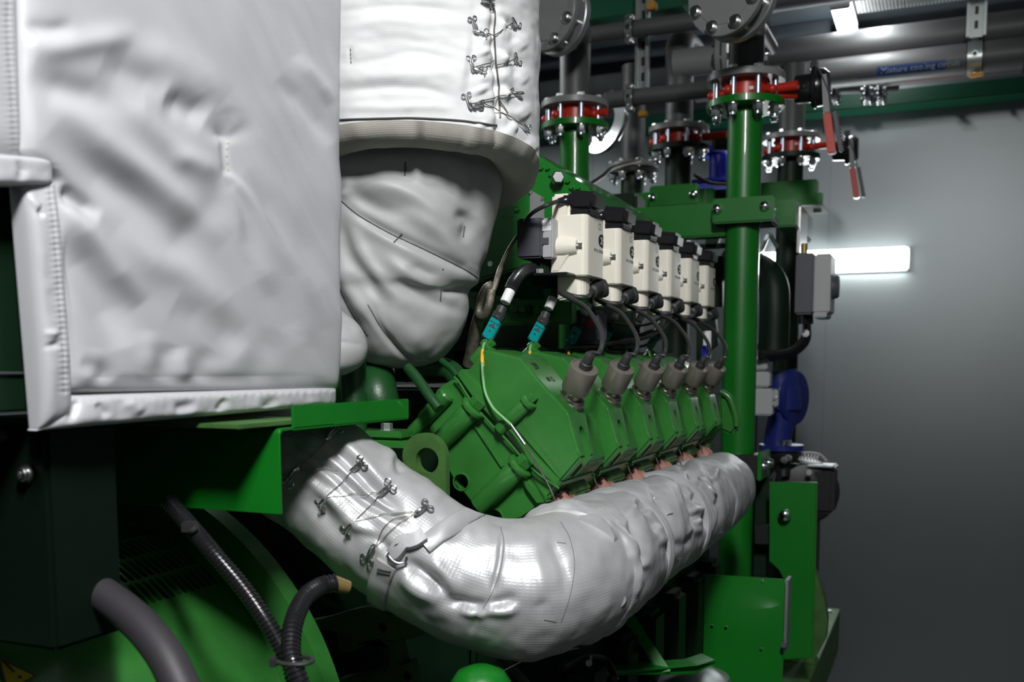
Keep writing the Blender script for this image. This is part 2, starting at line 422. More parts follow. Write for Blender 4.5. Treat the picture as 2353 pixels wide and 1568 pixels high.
# ================================================================ ENGINE HEADS
PITCH = .175; Y1 = 1.26
AX = V((.731, 0, .682)); PL = V((.682, 0, -.731))          # cylinder axis, parting line
def W(x, y, Y=Y1): return aY(x, y, Y)
def poly(pts, Y=Y1): return [aY(x, y, Y) for x, y in pts]
def hull2(mb, A, B, bev=.003):      # prism between two outlines
    bm = bmesh.new(); a = [bm.verts.new(p) for p in A]; b = [bm.verts.new(p) for p in B]; n = len(A)
    bm.faces.new(a); bm.faces.new(b[::-1])
    for i in range(n): j = (i+1) % n; bm.faces.new((a[j], a[i], b[i], b[j]))
    bmesh.ops.recalc_face_normals(bm, faces=bm.faces)
    if bev: bmesh.ops.bevel(bm, geom=bm.edges[:], offset=bev, segments=3, affect='EDGES', clamp_overlap=True)
    mb.addbm(bm)
HL = ['nearest', 'second', 'third', 'fourth', 'fifth', 'farthest']
def make_head():
    root = thing('cylinder_head', 'x', 'cylinder head', (-.52, Y1+.08, 1.28))
    # ---- rocker cover
    cv = [(1113, 802), (1193, 821), (1306, 949), (1327, 1030), (1336, 1053), (1287, 1110), (1150, 951), (1071, 856)]
    A = poly(cv); dep = [.105, .100, .072, .06, .058, .06, .11, .12]
    B = [p+V((0, d, 0)) for p, d in zip(A, dep)]
    m = MB(); hull2(m, A, B, .0035)
    C = [p-AX*.020+V((0, .05, 0)) for p in A]; C2 = [p+V((0, .11, 0)) for p in C]; hull2(m, C, C2, .004)
    o = O(m, 'rocker_cover', 'head_green', root)
    # arch at the skirt of the cover
    c0 = aX(1349, 1020, -.442); arch = []
    for k in range(13):
        t = pi*k/12; arch.append(V((-.39, c0.y+.0115*cos(t), c0.z+.006+.018*sin(t))))
    arch = [V((-.39, c0.y+.0115, c0.z-.09))]+arch+[V((-.39, c0.y-.0115, c0.z-.09))]
    k_ = MB(); k_.prism(arch, (-.085, 0, -.0)); cut(o, k_)
    # flange step along the parting line
    m = MB(); F = [W(1052, 862), W(1066, 846), W(1128, 905), W(1150, 940), W(1178, 985), W(1228, 1040), W(1290, 1106), W(1283, 1122), W(1232, 1075), W(1168, 1000), W(1125, 955), W(1090, 915)]
    m.prism([p+V((0, -.007, 0)) for p in F], (0, .15, 0), .0025); O(m, 'cover_flange', 'head_green', root)
    m = MB(); pts = [W(1048, 866), W(1060, 880), W(1090, 925), W(1130, 972), W(1172, 1015), W(1228, 1078), W(1288, 1122)]
    m.tube([p+V((0, -.006, 0)) for p in pts], .0016, 8, 6); O(m, 'rim_highlight_bead', 'head_green', root)  # thin bead on the parting line, shaped for the bright rim highlight
    # flat letters on the sloped cover face, dark colour standing for cast relief shading
    Bp = A[1]; Cp = A[2]; dn = (Cp-Bp).normalized(); nr = V((-dn.z, 0, dn.x)); nr = nr if nr.x > 0 else -nr
    ty = V((0, 1, 0))
    def pl(x, y): return Bp+dn*(.012+y*-1+.0)+ty*(.028+x)+nr*.0006
    tm = text_mb('29', .016, lambda x, y: Bp+dn*(.022-y)+ty*(.022+x)+nr*.0008, .0004)
    tm2 = text_mb('M 12', .012, lambda x, y: Bp+dn*(.046-y)+ty*(.030+x)+nr*.0008, .0003)
    tm.add(tm2.v, tm2.f); O(tm, 'cast_lettering', 'dark_green', root)
    # ---- head block
    hd = [(1046, 868), (1008, 888), (966, 952), (985, 1000), (1040, 1110), (1096, 1178), (1146, 1208), (1200, 1196), (1254, 1156), (1290, 1108), (1165, 990)]
    A = poly(hd, Y1+.004); m = MB(); m.prism(A, (0, .158, 0), .005, 3)
    o = O(m, 'head_block', 'head_green', root)
    k_ = MB()
    for x, y, r in ((1060, 1108, .0112), (1136, 1192, .0125)): c = W(x, y, Y1+.004)-V((0, .01, 0)); k_.cyl(c, c+V((0, .045, 0)), r, n=32)
    cut(o, k_)
    for x, y, r in ((1060, 1108, .0112), (1136, 1192, .0125)): m = MB(); m.lathe(W(x, y, Y1+.004), (0, -1, 0), [(r, -.002), (r, .0012), (r+.0018, .0012), (r+.003, -.001)], 32); O(m, 'bore_rim', 'head_green', root)
    m = MB(); m.prism(poly([(1190, 1085), (1222, 1110), (1258, 1150), (1252, 1160), (1232, 1162), (1205, 1125)], Y1-.006), (0, .02, 0), .003)
    m.prism(poly([(1082, 975), (1090, 972), (1150, 1062), (1158, 1074), (1150, 1078)], Y1), (0, .008, 0), .002)
    O(m, 'raised_rib', 'head_green', root)
    # ---- bolt bosses and bolts
    def boss(bx, by, L, r, Y, nm='bolt_boss', bolt=(.0075, .012), wash=.0):
        p = W(bx, by, Y); m = MB(); m.lathe(p, -AX, [(0, 0), (r*.9, 0), (r, .002), (r*1.02, L*.6), (r*.95, L), (0, L)], 28); O(m, nm, 'head_green', root)
        b = MB(); b.lathe(p, AX, [(0, -.003), (r*1.30, -.003), (r*1.34, 0), (r*1.30, .003), (r*1.0, .0045), (0, .0045)], 28); b.hexb(p+AX*.004, AX, *bolt, washer=False)
        b.lathe(p+AX*(.004+bolt[1]), AX, [(bolt[0]*.55, 0), (bolt[0]*.45, -.005), (0, -.005)], 12); O(b, 'head_bolt', 'head_green', root)
    boss(1214, 924, .058, .0098, Y1-.004, bolt=(.0072, .009))
    boss(1088, 938, .070, .0150, Y1-.004, bolt=(.0125, .014))
    boss(1195, 1072, .085, .0150, Y1-.004, bolt=(.0125, .014))
    boss(1122, 798, .03, .010, Y1+.055, bolt=(.0065, .007))
    m = MB()
    for x, y, r in ((1030, 905, .012), (1000, 940, .010)): m.lathe(W(x, y, Y1+.0), -AX, [(0, 0), (r*.8, 0), (r, .003), (r, .05), (r*.85, .054), (0, .054)], 24)
    O(m, 'head_stud_boss', 'head_green', root)
    # ---- underside clutter between head and exhaust
    m = MB()
    m.prism(poly([(1215, 1165), (1300, 1105), (1325, 1135), (1262, 1200), (1225, 1200)], Y1+.05), (0, .07, 0), .003)
    for k in range(4): m.tube([W(1330-k*8, 1060+k*14, Y1+.03+k*.025), W(1290-k*8, 1110+k*12, Y1+.04+k*.025), W(1270, 1150+k*6, Y1+.05+k*.02)], .004, 8)
    O(m, 'port_casting', 'cast_green', root)
    return root
head = make_head()
heads = [head]+[dup(head, (0, PITCH*k, 0)) for k in range(1, 6)]
dsc = ['large green cylinder head, nearest, with the whole bolted front face in view', 'green cylinder head just behind the nearest one', 'third green cylinder head counting from the nearest', 'fourth green cylinder head counting from the nearest',
       'green cylinder head next to the farthest one', 'green cylinder head at the far end beside the green column']
for h, d in zip(heads, dsc): h['label'] = d; h['group'] = 'cylinder heads along the engine bank'

# ================================================================ SPARK PLUG EXTENDERS
def make_ext():
    # stands on the sloped face of the cover
    p0 = aY(1314, 912, Y1+.045); p1 = aY(1341, 850, Y1+.030)
    ax = (V((.60, 0, .80))).normalized()
    ax = (p1-p0).normalized(); p = p0-ax*.008
    root = thing('spark_plug_extender', 'x', 'spark plug extender', p0)
    m = MB(); m.lathe(p, ax, [(0, 0), (.0205, 0), (.0205, .004), (.0185, .006), (.0185, .009), (.0145, .010), (.0145, .028)], 32)
    O(m, 'collar', 'ext2', root)
    q = p+ax*.018
    m = MB(); m.lathe(q, ax, [(0, -.002), (.013, -.002), (.0185, .001), (.0195, .003), (.0200, .038), (.0193, .040), (.0178, .0405), (.017, .0385), (0, .0385)], 40)
    O(m, 'extender_body', 'ext', root)
    m = MB(); m.lathe(q+ax*.0385, ax, [(0, 0), (.0085, 0), (.0085, .008), (.0072, .009), (.0068, .022), (.0052, .024), (0, .024)], 20)
    O(m, 'cable_boot', 'boot', root)
    return root, q+ax*.058, ax
ext, CB, CAX = make_ext()
exts = [ext]+[dup(ext, (0, PITCH*k, 0)) for k in range(1, 6)]
for e, d in zip(exts, ['grey metal spark plug extender, largest, on the nearest head', 'grey metal spark plug extender second from the left', 'grey metal spark plug extender third from the left', 'grey metal spark plug extender fourth from the left',
                       'grey metal spark plug extender fifth from the left', 'smallest grey metal spark plug extender beside the green column']):
    e['label'] = d; e['group'] = 'spark plug extenders in a row'

# ================================================================ IGNITION COILS
def arc(cx, cy, r, a0, a1, n=6): return [(cx+r*cos(radians(a0+(a1-a0)*k/n)), cy+r*sin(radians(a0+(a1-a0)*k/n))) for k in range(n+1)]
def make_coil():
    X0, X1, YA, YB = -.574, -.514, 1.497, 1.600
    root = thing('ignition_coil', 'x', 'ignition coil', (-.545, 1.55, 1.62))
    prof = [(X0, YA)]+arc(X1-.012, YA+.012, .012, -90, 0)+arc(X1-.026, YB-.026, .026, 0, 90, 8)+[(X0, YB)]
    z1 = aY(1340, 492, 1.5).z; z0 = aY(1340, 634, 1.5).z
    def slab(mb, prof, za, zb, bev=.0035):
        mb.prism([V((x, y, za)) for x, y in prof], (0, 0, zb-za), bev)
    m = MB(); slab(m, prof, z0, z1, .003)
    # tall back block
    zt = aY(1290, 445, 1.5).z
    m.bb(X0+.0004, X0+.030, YA+.0008, YB-.02, z1-.012, zt, .004)
    # web between tall block and body
    m.prism([V((X0+.028, YA+.02, z1-.002)), V((X0+.042, YA+.02, z1-.002)), V((X0+.028, YA+.02, z1+.016))], (0, .05, 0), .002)
    # lower block, tapering
    zb = aY(1310, 690, 1.5).z
    lo = [(X0+.008, YA+.006)]+arc(X0+.038, YA+.022, .014, -90, 0, 4)+arc(X0+.038, YA+.036, .014, 0, 90, 4)+[(X0+.008, YA+.050)]
    hi = [V((x, y, z0+.004)) for x, y in lo]; lw = [V((x*.999, y, zb+(.0 if x < X0+.02 else .006))) for x, y in lo]; hull2(m, hi, lw, .004)
    # horizontal boss on the front face
    zc = aY(1300, 566, 1.49).z
    m.lathe((X0-.012, YA+.004, zc), (1, 0, 0), [(0, 0), (.0135, 0), (.0158, .003), (.0158, .036), (.0125, .056), (0, .056)], 32)
    m.prism([V((X0+.002, YA-.0045, zc-.011)), V((X0+.034, YA-.0045, zc-.009)), V((X0+.014, YA-.001, z0+.008)), V((X0+.002, YA-.001, z0+.008))], (0, .012, 0), .001)
    O(m, 'coil_housing', 'cream', root)
    s = MB(); s.lathe((X0+.043, YA+.003, zc), (1, 0, 0), [(0, 0), (.0092, 0), (.0092, .0015), (.0062, .002), (.0062, .0085), (.0052, .009), (.0035, .009), (.003, .006), (0, .006)], 24)
    O(s, 'clamp_screw', 'steel', root)
    # black top plug
    z2 = aY(1340, 455, 1.5).z
    c = MB(); c.box((X0+.046, YA+.032, z1+.010+.012), (.050, .06, .030), Euler((0, radians(8), 0)).to_matrix(), .007, 3)
    c.box((X0+.044, YA+.032, z1+.004), (.036, .05, .016), None, .004)
    O(c, 'connector_cap', 'blackg', root)
    g = MB(); g.lathe((X0+.012+.012, YA+.006, z1+.022), (-.55, -.8, -.12), [(0, -.01), (.009, -.01), (.009, .004), (.007, .006), (.0055, .012), (.0045, .016), (0, .016)], 16)
    O(g, 'cable_gland', 'blackg', root)
    # high voltage boot
    bp = aX(1383, 662, -.518)
    bd = (aY(1342, 684, 1.500)-bp).normalized(); b = MB()
    b.lathe(bp+V((0, .0, -.001)), (.75, .55, .2), [(0, -.014), (.014, -.014), (.0152, -.010), (.0152, .004), (.014, .007), (0, .007)], 24)
    b.lathe(bp-V((.004, .004, 0)), bd, [(0, 0), (.0132, .002), (.0122, .02), (.0108, .036), (.0066, .038), (.0060, .050), (0, .050)], 20)
    O(b, 'coil_boot', 'boot', root)
    # printed marks wrapped round the rounded far edge
    per = [V((x, y, 0)) for x, y in prof]; acc = [0]
    for p, q in zip(per, per[1:]): acc.append(acc[-1]+(q-p).length)
    s0 = acc[8]                # start of the flat side face (after the front corner)
    cen = V(((X0+X1)/2, (YA+YB)/2, 0))
    def wrap(s, z):
        for i in range(len(per)-1):
            if s <= acc[i+1]: break
        t = (s-acc[i])/max(1e-9, acc[i+1]-acc[i]); p = per[i].lerp(per[i+1], t); d = (per[i+1]-per[i]).normalized()
        n = V((d.y, -d.x, 0)); return V((p.x, p.y, z))+n*.0003
    side = acc[7]
    yz = lambda py: aX(1370, py, -.516).z
    def disc(mb, s, z, r, n=24, rin=0, asp=1):
        if rin:
            vs = [wrap(s+rr*cos(2*pi*k/n)*asp, z+rr*sin(2*pi*k/n)) for k in range(n) for rr in (r, rin)]
            mb.add(vs, [(2*k, (2*k+2) % (2*n), (2*k+3) % (2*n), 2*k+1) for k in range(n)])
        else:
            rows = 8; vs = []; fs = []
            for i in range(rows+1):
                yy = -r+2*r*i/rows; h = sqrt(max(1e-9, r*r-yy*yy))*asp
                vs += [wrap(s-h+2*h*k/8, z+yy) for k in range(9)]
            fs = [(i*9+k, i*9+k+1, (i+1)*9+k+1, (i+1)*9+k) for i in range(rows) for k in range(8)]; mb.add(vs, fs)
    k = MB(); disc(k, side+.050, yz(520), .0050, rin=.0043, asp=1.7)
    for dz, l in ((.001, .0026), (0, .0018), (-.001, .001)):
        k.add([wrap(side+.050-l, yz(520)+dz), wrap(side+.050+l, yz(520)+dz), wrap(side+.050+l, yz(520)+dz-.0004), wrap(side+.050-l, yz(520)+dz-.0004)], [(0, 1, 2, 3)])
    disc(k, side+.063, yz(551), .0112, asp=1.75)
    t = text_mb('P/N 3706', .0068, lambda x, y: wrap(side+.022+x*1.75, yz(577)+y-.002), .00012); k.add(t.v, t.f)
    O(k, 'printed_marks', 'ink', root, label='black printed symbol, oval and part number')
    t = text_mb('29', .0150, lambda x, y: wrap(side+.052+x*1.6, yz(551)+y-.0052)+V((.0003, .0002, 0)), .0003); O(t, 'printed_number', 'cream', root, label='cream number on a black oval')
    return root, bp+bd*.05, V((X0+.024, YA+.006, z1+.022))+V((-.55, -.8, -.12)).normalized()*.016
coil, CBOOT, CGL = make_coil()
coils = [coil]+[dup(coil, (0, PITCH*k, 0)) for k in range(1, 6)]
for e, d in zip(coils, ['large cream ignition coil, nearest, beside the black box', 'cream ignition coil second from the left', 'cream ignition coil third from the left', 'cream ignition coil fourth from the left', 'cream ignition coil fifth from the left', 'smallest cream ignition coil beside the green column']):
    e['label'] = d; e['group'] = 'cream ignition coils in a row'
# ignition leads
def lead_pts():
    e = CB
    P = [(1372, 683), (1345, 684), (1318, 681), (1298, 674), (1286, 671), (1296, 678), (1318, 690), (1345, 706), (1365, 732), (1381, 762), (1384, 790), (1376, 812)]
    Yv = [1.50, 1.485, 1.475, 1.465, 1.455, 1.44, 1.43, 1.41, 1.385, 1.36, 1.34, 1.325]
    pts = [CBOOT-V((0, 0, 0))]+[aY(x, y, Y) for (x, y), Y in zip(P[1:], Yv[1:])]+[e+CAX*.004, e-CAX*.01]
    return pts
m = MB(); m.tube(lead_pts(), .0037, 12, 6)
lead = top(m, 'ignition_lead', 'boot', 'x', 'cable')
leads = [lead]+[dup(lead, (0, PITCH*k, 0)) for k in range(1, 6)]
for e, d in zip(leads, ['thick black lead looping from the nearest cream coil down to its extender', 'black lead from the second cream coil to its extender', 'black lead from the third cream coil to its extender', 'black lead from the fourth cream coil to its extender', 'black lead from the fifth cream coil to its extender', 'black lead from the smallest cream coil to its extender']):
    e['label'] = d; e['group'] = 'black ignition leads'
# low voltage cables between coil caps
m = MB(); m.tube([CGL+V((.004, .006, .001)), CGL, aY(1262, 470, 1.44), aY(1238, 480, 1.44), aY(1218, 494, 1.45), aY(1206, 512, 1.47)], .0034, 10)
top(m, 'coil_supply_cable', 'boot', 'dark cable curving from the nearest coil cap to the black box', 'cable')
m = MB(); m.tube([V((-.56, 1.60, 1.75)), V((-.585, 1.66, 1.772)), V((-.585, 1.85, 1.772)), V((-.585, 2.2, 1.77)), V((-.575, 2.45, 1.76))], .009, 12, 24, ribs=(.005, .0012))
top(m, 'coil_wiring_conduit', 'blackg', 'ribbed black conduit running behind the row of coil caps', 'conduit')

# box beside the nearest coil
a = aY(1187, 503, 1.47); b = aY(1240, 592, 1.47)
root = thing('coil_control_box', 'small black and light grey box left of the nearest cream coil', 'control box', (a.x+.03, 1.50, b.z))
m = MB(); m.bb(a.x, b.x+.003, 1.47, 1.54, b.z, a.z, .003); O(m, 'box_cover', 'dgrey', root)
m = MB(); c = aY(1268, 595, 1.485); m.bb(b.x+.003, aY(1270, 595, 1.474).x, 1.474, 1.53, c.z, a.z-.001, .002); O(m, 'box_base', 'lgrey', root, label='light grey half')
m = MB(); p = aY(1246, 556, 1.474); m.bb(p.x, p.x+.011, 1.4725, 1.476, p.z-.004, p.z+.006); O(m, 'box_latch', 'dgrey', root)
m = MB(); p = aY(1243, 507, 1.4735); q = aY(1266, 530, 1.4735); m.bb(p.x, q.x, 1.4732, 1.4745, q.z, p.z); l = O(m, 'name_label', 'label_white', root)
t = text_mb('Cyl.A', .0065, lambda x, y: V((p.x+.002+x, 1.4728, (p.z+q.z)/2-.001+y))); O(t, 'label_print', 'inkw', l)
# bracket beneath
root = thing('coil_bracket', 'black bracket plate with two bolts under the coil box', 'bracket', aY(1245, 640, 1.5))
p = aY(1200, 610, 1.46); q = aY(1275, 632, 1.46)
m = MB(); m.bb(p.x, q.x+.02, 1.46, 1.60, q.z, q.z+.004, .001); m.bb(p.x+.02, q.x, 1.53, 1.58, q.z-.03, q.z, .004); O(m, 'bracket_plate', 'blackg', root)
for x, y in ((1236, 608), (1240, 622)):
    m = MB(); pp = aY(x, y, 1.475); m.hexb((pp.x, 1.475, q.z+.004), (0, 0, 1), .006, .008); O(m, 'bolt', 'steel', root)
# long rail carrying the coils
m = MB(); m.bb(-.605, -.576, 1.49, 2.55, 1.625, 1.70, .003); top(m, 'coil_rail', 'dark_green', 'dark green rail behind the row of cream coils', 'rail')

# ================================================================ THERMOCOUPLES
def make_tc():
    Y = 1.33
    root = thing('thermocouple', 'x', 'thermocouple', aY(1130, 780, Y))
    a = aY(1142, 735, Y); b = aY(1119, 779, Y); d = (b-a).normalized(); s = V((-d.z, 0, d.x)); s = s if s.x > 0 else -s; f = V((0, 1, 0))
    rot = Matrix((s, f, d)).transposed(); L = (b-a).length
    m = MB(); m.box((a+b)/2, (.0175, .009, L), rot, .0015)
    m.box(a+d*.002+V((0, -.0046, 0)), (.0155, .002, .006), rot, .0005); O(m, 'plug_body', 'teal', root)
    m = MB(); tri = [a+d*.012-s*.006, a+d*.012+s*.006, a+d*.006+s*.001]; m.prism([p+V((0, -.0052, 0)) for p in tri], (0, .001, 0)); O(m, 'pointer_mark', 'dgrey', root)
    m = MB()
    for u, v in ((-.006, .004), (.006, .004), (-.006, L-.004), (.006, L-.004), (0, L*.55)):
        m.lathe(a+d*v+s*u+V((0, -.0042, 0)), (0, -1, 0), [(0, 0), (.0016, 0), (.0014, .0012), (0, .0014)], 10)
    O(m, 'plug_screw', 'steel', root)
    k = aY(1155, 706, Y+.01); m = MB(); m.cyl(a, k, .0085, .0075, 16, .001); m.box(a-d*.006, (.018, .012, .012), rot, .002); O(m, 'plug_sleeve', 'boot', root)
    w2 = aY(1168, 678, Y+.02); m = MB(); m.cyl(aY(1160, 696, Y+.015), aY(1173, 668, Y+.025), .0078, None, 16, .001); O(m, 'cable_marker', 'label_white', root)
    path = [(1117, 783), (1110, 800), (1108, 835), (1110, 870), (1116, 905), (1133, 938), (1158, 962), (1175, 977)]
    Ys = [1.322, 1.285, 1.252, 1.250, 1.247, 1.242, 1.240, 1.240]
    m = MB(); m.tube([aY(x, y, q) for (x, y), q in zip(path, Ys)], .0021, 10); O(m, 'lead_wire', 'wire_green', root)
    m = MB(); m.tube([aY(1109, 806, 1.272), aY(1108, 825, 1.256), aY(1109, 843, 1.252)], .0027, 10); O(m, 'wire_marker', 'wire_yellow', root)
    m = MB(); m.tube([aY(1174, 976, 1.240), aY(1206, 1022, 1.238)], .0024, 10, 0); O(m, 'ferrule', 'steel', root)
    m = MB(); m.tube([aY(1205, 1021, 1.238), aY(1240, 1078, 1.232), aY(1262, 1118, 1.225), aY(1272, 1142, 1.22), aY(1280, 1168, 1.22)], .0013, 8); O(m, 'probe_wire', 'ext2', root)
    return root
tc = make_tc(); tcs = [tc]+[dup(tc, (0, PITCH*k, 0)) for k in range(1, 6)]
for e, d in zip(tcs, ['teal thermocouple plug nearest, with green and orange wire over the nearest head', 'teal thermocouple plug with orange wire end behind the nearest head', 'teal thermocouple plug under the second cream coil', 'teal thermocouple plug under the third cream coil', 'teal thermocouple plug behind the leads of the fourth coil', 'teal thermocouple plug at the far end of the bank']):
    e['label'] = d; e['group'] = 'teal thermocouple plugs'
m = MB(); m.tube([aY(1172, 668, 1.355), aY(1180, 650, 1.37), aY(1194, 632, 1.40), aY(1212, 620, 1.45), aY(1235, 618, 1.52)], .0098, 16, 10, ribs=(.0042, .0011))
top(m, 'corrugated_conduit', 'blackg', 'short ribbed black conduit from the nearest teal plug to the coil bracket', 'conduit')
# braided earth strap
m = MB(); m.tube([aY(1187, 545, 1.49), aY(1168, 575, 1.47), aY(1152, 610, 1.45), aY(1138, 655, 1.42), aY(1125, 690, 1.41)], [.003]*20+[.0045]*20, 10)
m.tube([aY(1132, 655, 1.42), aY(1118, 662, 1.42), aY(1104, 690, 1.43), aY(1100, 720, 1.43), aY(1112, 728, 1.42), aY(1124, 700, 1.41), aY(1130, 665, 1.41)], .0065, 10)
m.tube([aY(1105, 715, 1.44), aY(1092, 760, 1.45), aY(1084, 805, 1.46), aY(1076, 840, 1.47)], .0095, 12)
top(m, 'braided_earth_strap', 'braid', 'braided metal strap hanging in a loop left of the teal plugs', 'strap')
# spare harness cables lying in the valley
for k, (pts, r) in enumerate([([(1300, 800, 1.62), (1400, 790, 1.8), (1500, 770, 2.0), (1560, 720, 2.2)], .004), ([(1330, 700, 1.75), (1400, 740, 1.85), (1490, 745, 2.0), (1560, 700, 2.1)], .003),
        ([(1340, 790, 1.9), (1440, 780, 1.95), (1500, 760, 2.0)], .004), ([(1405, 800, 1.9), (1480, 795, 2.0), (1540, 765, 2.1)], .003)]):
    m = MB(); m.tube([aY(*p) for p in pts], r, 10)
    top(m, 'harness_cable', 'black', ['thin black cable lying between heads and coils', 'black cable sagging under the second and third coil', 'thicker black hose rising behind the third lead', 'thin black cable behind the third and fourth lead'][k], 'cable', 'cables in the engine valley')
m = MB(); p = aY(1330, 745, 1.7); m.bb(p.x-.02, p.x+.035, 1.7, 1.76, p.z-.035, p.z+.025, .006)
root = thing('rating_plate_unit', 'grey canister with red marking under the second cream coil', 'canister', (p.x, 1.73, p.z-.04)); O(m, 'canister_body', 'dgrey', root)
m = MB(); q = aY(1348, 745, 1.698); m.bb(q.x-.004, q.x+.012, 1.6985, 1.701, q.z-.006, q.z+.01); O(m, 'red_label', 'label_red', root)
# ================================================================ INSULATION: flat blanket on the left
def pillow(c4, th, nu, nv, feats=(), amp=0, freq=10, seed=0, edge=14, nrm=V((1, 0, 0)), stretch=None, back=.01, left=None):
    TL, TR, BR, BL = c4; vs = []; n = np.array(nrm)
    for i in range(nu):
        u = i/(nu-1)
        for j in range(nv):
            v = j/(nv-1); p = TL.lerp(TR, u).lerp(BL.lerp(BR, u), v)
            if left: a_ = TL.lerp(BL, v); b_ = TR.lerp(BR, v); p = a_.lerp(b_, left(v)+(1-left(v))*u)
            e = (1-abs(2*u-1)**edge)*(1-abs(2*v-1)**edge); vs.append(p+nrm*(th*max(e, 0)**.45))
    N = np.repeat(np.array([tuple(nrm)]), len(vs), 0)
    W_ = (TR-TL).length; H_ = (BL-TL).length
    uv = np.array([(i/(nu-1)*W_, j/(nv-1)*H_) for i in range(nu) for j in range(nv)])
    base = [p.copy() for p in vs]; vs = blur_disp(base, sculpt(vs, N, feats, amp, freq, seed, stretch), nu, nv, False, 4 if nu > 325 else 2)
    # keep the border fixed
    for i in range(nu):
        for j in range(nv):
            u = i/(nu-1); v = j/(nv-1); e = min(1, min(u, 1-u)*W_/.012, min(v, 1-v)*H_/.012)
            vs[i*nv+j] = base[i*nv+j].lerp(vs[i*nv+j], e)
    mb = MB(); fs = [(i*nv+j, i*nv+j+1, (i+1)*nv+j+1, (i+1)*nv+j) for i in range(nu-1) for j in range(nv-1)]
    rim = [i*nv for i in range(nu)]+[(nu-1)*nv+j for j in range(1, nv)]+[i*nv+nv-1 for i in range(nu-2, -1, -1)]+[j for j in range(nv-2, 0, -1)]
    k = len(vs); bk = [vs[q]-nrm*back for q in rim]; vs = vs+bk; r = len(rim)
    fs += [(rim[a], rim[(a+1) % r], k+(a+1) % r, k+a) for a in range(r)]+[tuple(range(k, k+r))]
    mb.add(vs, fs); mb.uv = np.concatenate([uv, uv[rim]]); return mb
XP = -.675
X_ = lambda x, y, d=0: aX(x, y, XP+d)
blanket = thing('insulation_blanket', 'large flat light grey quilted insulation blanket filling the upper left', 'insulation blanket', X_(420, 925))
# tuft radiating folds, diagonal folds
F = []
tx, ty = 523, 322
for ang, L, wd, dp in ((-103, 70, 12, -.0013), (-122, 120, 20, -.0016), (-72, 80, 14, -.0013), (-32, 90, 16, -.0015), (-87, 60, 8, .0008), (-112, 70, 9, .0006), (-150, 150, 24, -.0008), (-52, 80, 10, .0008)):
    F.append(([(tx, ty), (tx+L*cos(radians(ang)), ty+L*sin(radians(ang)))], wd*1.3, dp*2.2, 'fan'))
F += [([(523, 318), (521, 352), (524, 392)], 8, -.0030, 'line'), ([(523, 318), (521, 352), (524, 392)], 40, -.0030, 'line'), ([(523, 392), (600, 500), (680, 620)], 18, .0050, 'fan'), ([(523, 392), (575, 520), (600, 620)], 20, -.0045, 'fan'),
      ([(524, 395), (580, 470), (630, 560), (690, 640), (740, 760)], 22, .0036), ([(560, 400), (620, 480), (680, 560), (735, 660)], 30, -.0030),
      ([(520, 400), (500, 470), (450, 520), (420, 600)], 30, -.0016),
      ([(515, 395), (440, 365), (380, 370)], 22, .0016), ([(524, 395), (545, 480), (560, 560)], 14, .0014),
      ([(40, 80), (110, 110), (220, 95), (330, 75)], 26, .0030), ([(50, 55), (110, 70), (170, 62)], 18, -.0022), ([(60, 160), (130, 200), (230, 225), (330, 245)], 34, -.0042),
      ([(110, 235), (170, 260), (240, 330), (330, 400), (420, 470), (520, 560)], 30, .0046), ([(110, 300), (170, 350), (240, 410), (330, 470), (420, 560), (520, 690)], 40, -.0065),
      ([(210, 205), (290, 240), (350, 300), (430, 370), (520, 420)], 26, .0034), ([(230, 150), (320, 180), (380, 215)], 30, -.0026), ([(380, 230), (430, 245), (480, 275)], 28, -.0050),
      ([(300, 100), (420, 150), (520, 230)], 34, .0024), ([(640, 180), (700, 240), (764, 330)], 20, -.0030), ([(680, 130), (740, 200), (764, 240)], 16, .0026),
      ([(130, 470), (190, 520), (260, 610), (330, 700)], 26, .0060), ([(130, 430), (180, 462), (230, 500)], 18, -.0058), ([(130, 540), (200, 620), (260, 720), (290, 800)], 34, -.0055),
      ([(280, 520), (360, 600), (450, 640), (560, 760)], 34, .0034), ([(190, 830), (230, 850), (260, 880)], 21, -0.0028), ([(180, 880), (215, 850), (225, 800)], 18, 0.0017),
      ([(330, 850), (345, 820), (350, 760)], 21, 0.0014), ([(370, 880), (385, 840), (400, 790)], 24, -0.0019), ([(430, 885), (425, 850), (418, 800)], 18, 0.0024), ([(455, 880), (470, 840), (490, 800)], 24, -0.0020),
      ([(520, 880), (540, 840), (580, 790)], 27, 0.0012), ([(600, 880), (610, 820), (640, 760)], 32, -0.0011), ([(690, 880), (690, 830), (700, 760)], 35, -0.0009),
      ([(400, 700), (470, 730), (560, 810)], 34, -.0030), ([(600, 640), (650, 720), (690, 790)], 26, -.0022)]
sm = [(24, -90), (22, 60), (30, 220), (36, 352)]
seam2 = [(110, 372), (122, 480), (132, 600), (143, 740), (150, 905)]
F += [(sm, 20, .0006, 'puck', 13), (seam2, 20, .0007, 'puck', 13), ([(150, 898), (460, 886), (768, 886)], 20, -.003)]
m = pillow([X_(20, -110), X_(768, -110), X_(768, 897), X_(20, 905)], .016, 330, 400, [(f[0], f[1]*1.1, f[2]*(1.35 if len(f) == 3 else 1)) + tuple(f[3:]) for f in F], .0062, 7, 3, edge=26, stretch=((0, .35, -.35), (0, .9, .9), (1, 0, 0)), left=lambda v: 0 if v < .44 else (3*min(1, (v-.44)/.08)**2-2*min(1, (v-.44)/.08)**3)*(.07+.055*(v-.44)))
qb = bvh_of(m); O(m, 'quilted_panel', 'panel', blanket, 60)
Fl = [(sm, 16, .0008, 'puck', 13)]
m = pillow([X_(-260, -110, .001), X_(23, -110, .001), X_(39, 372, .001), X_(-260, 372, .001)], .013, 90, 160, Fl, .002, 12, 5, edge=8); O(m, 'side_flap', 'panel', blanket, 60)
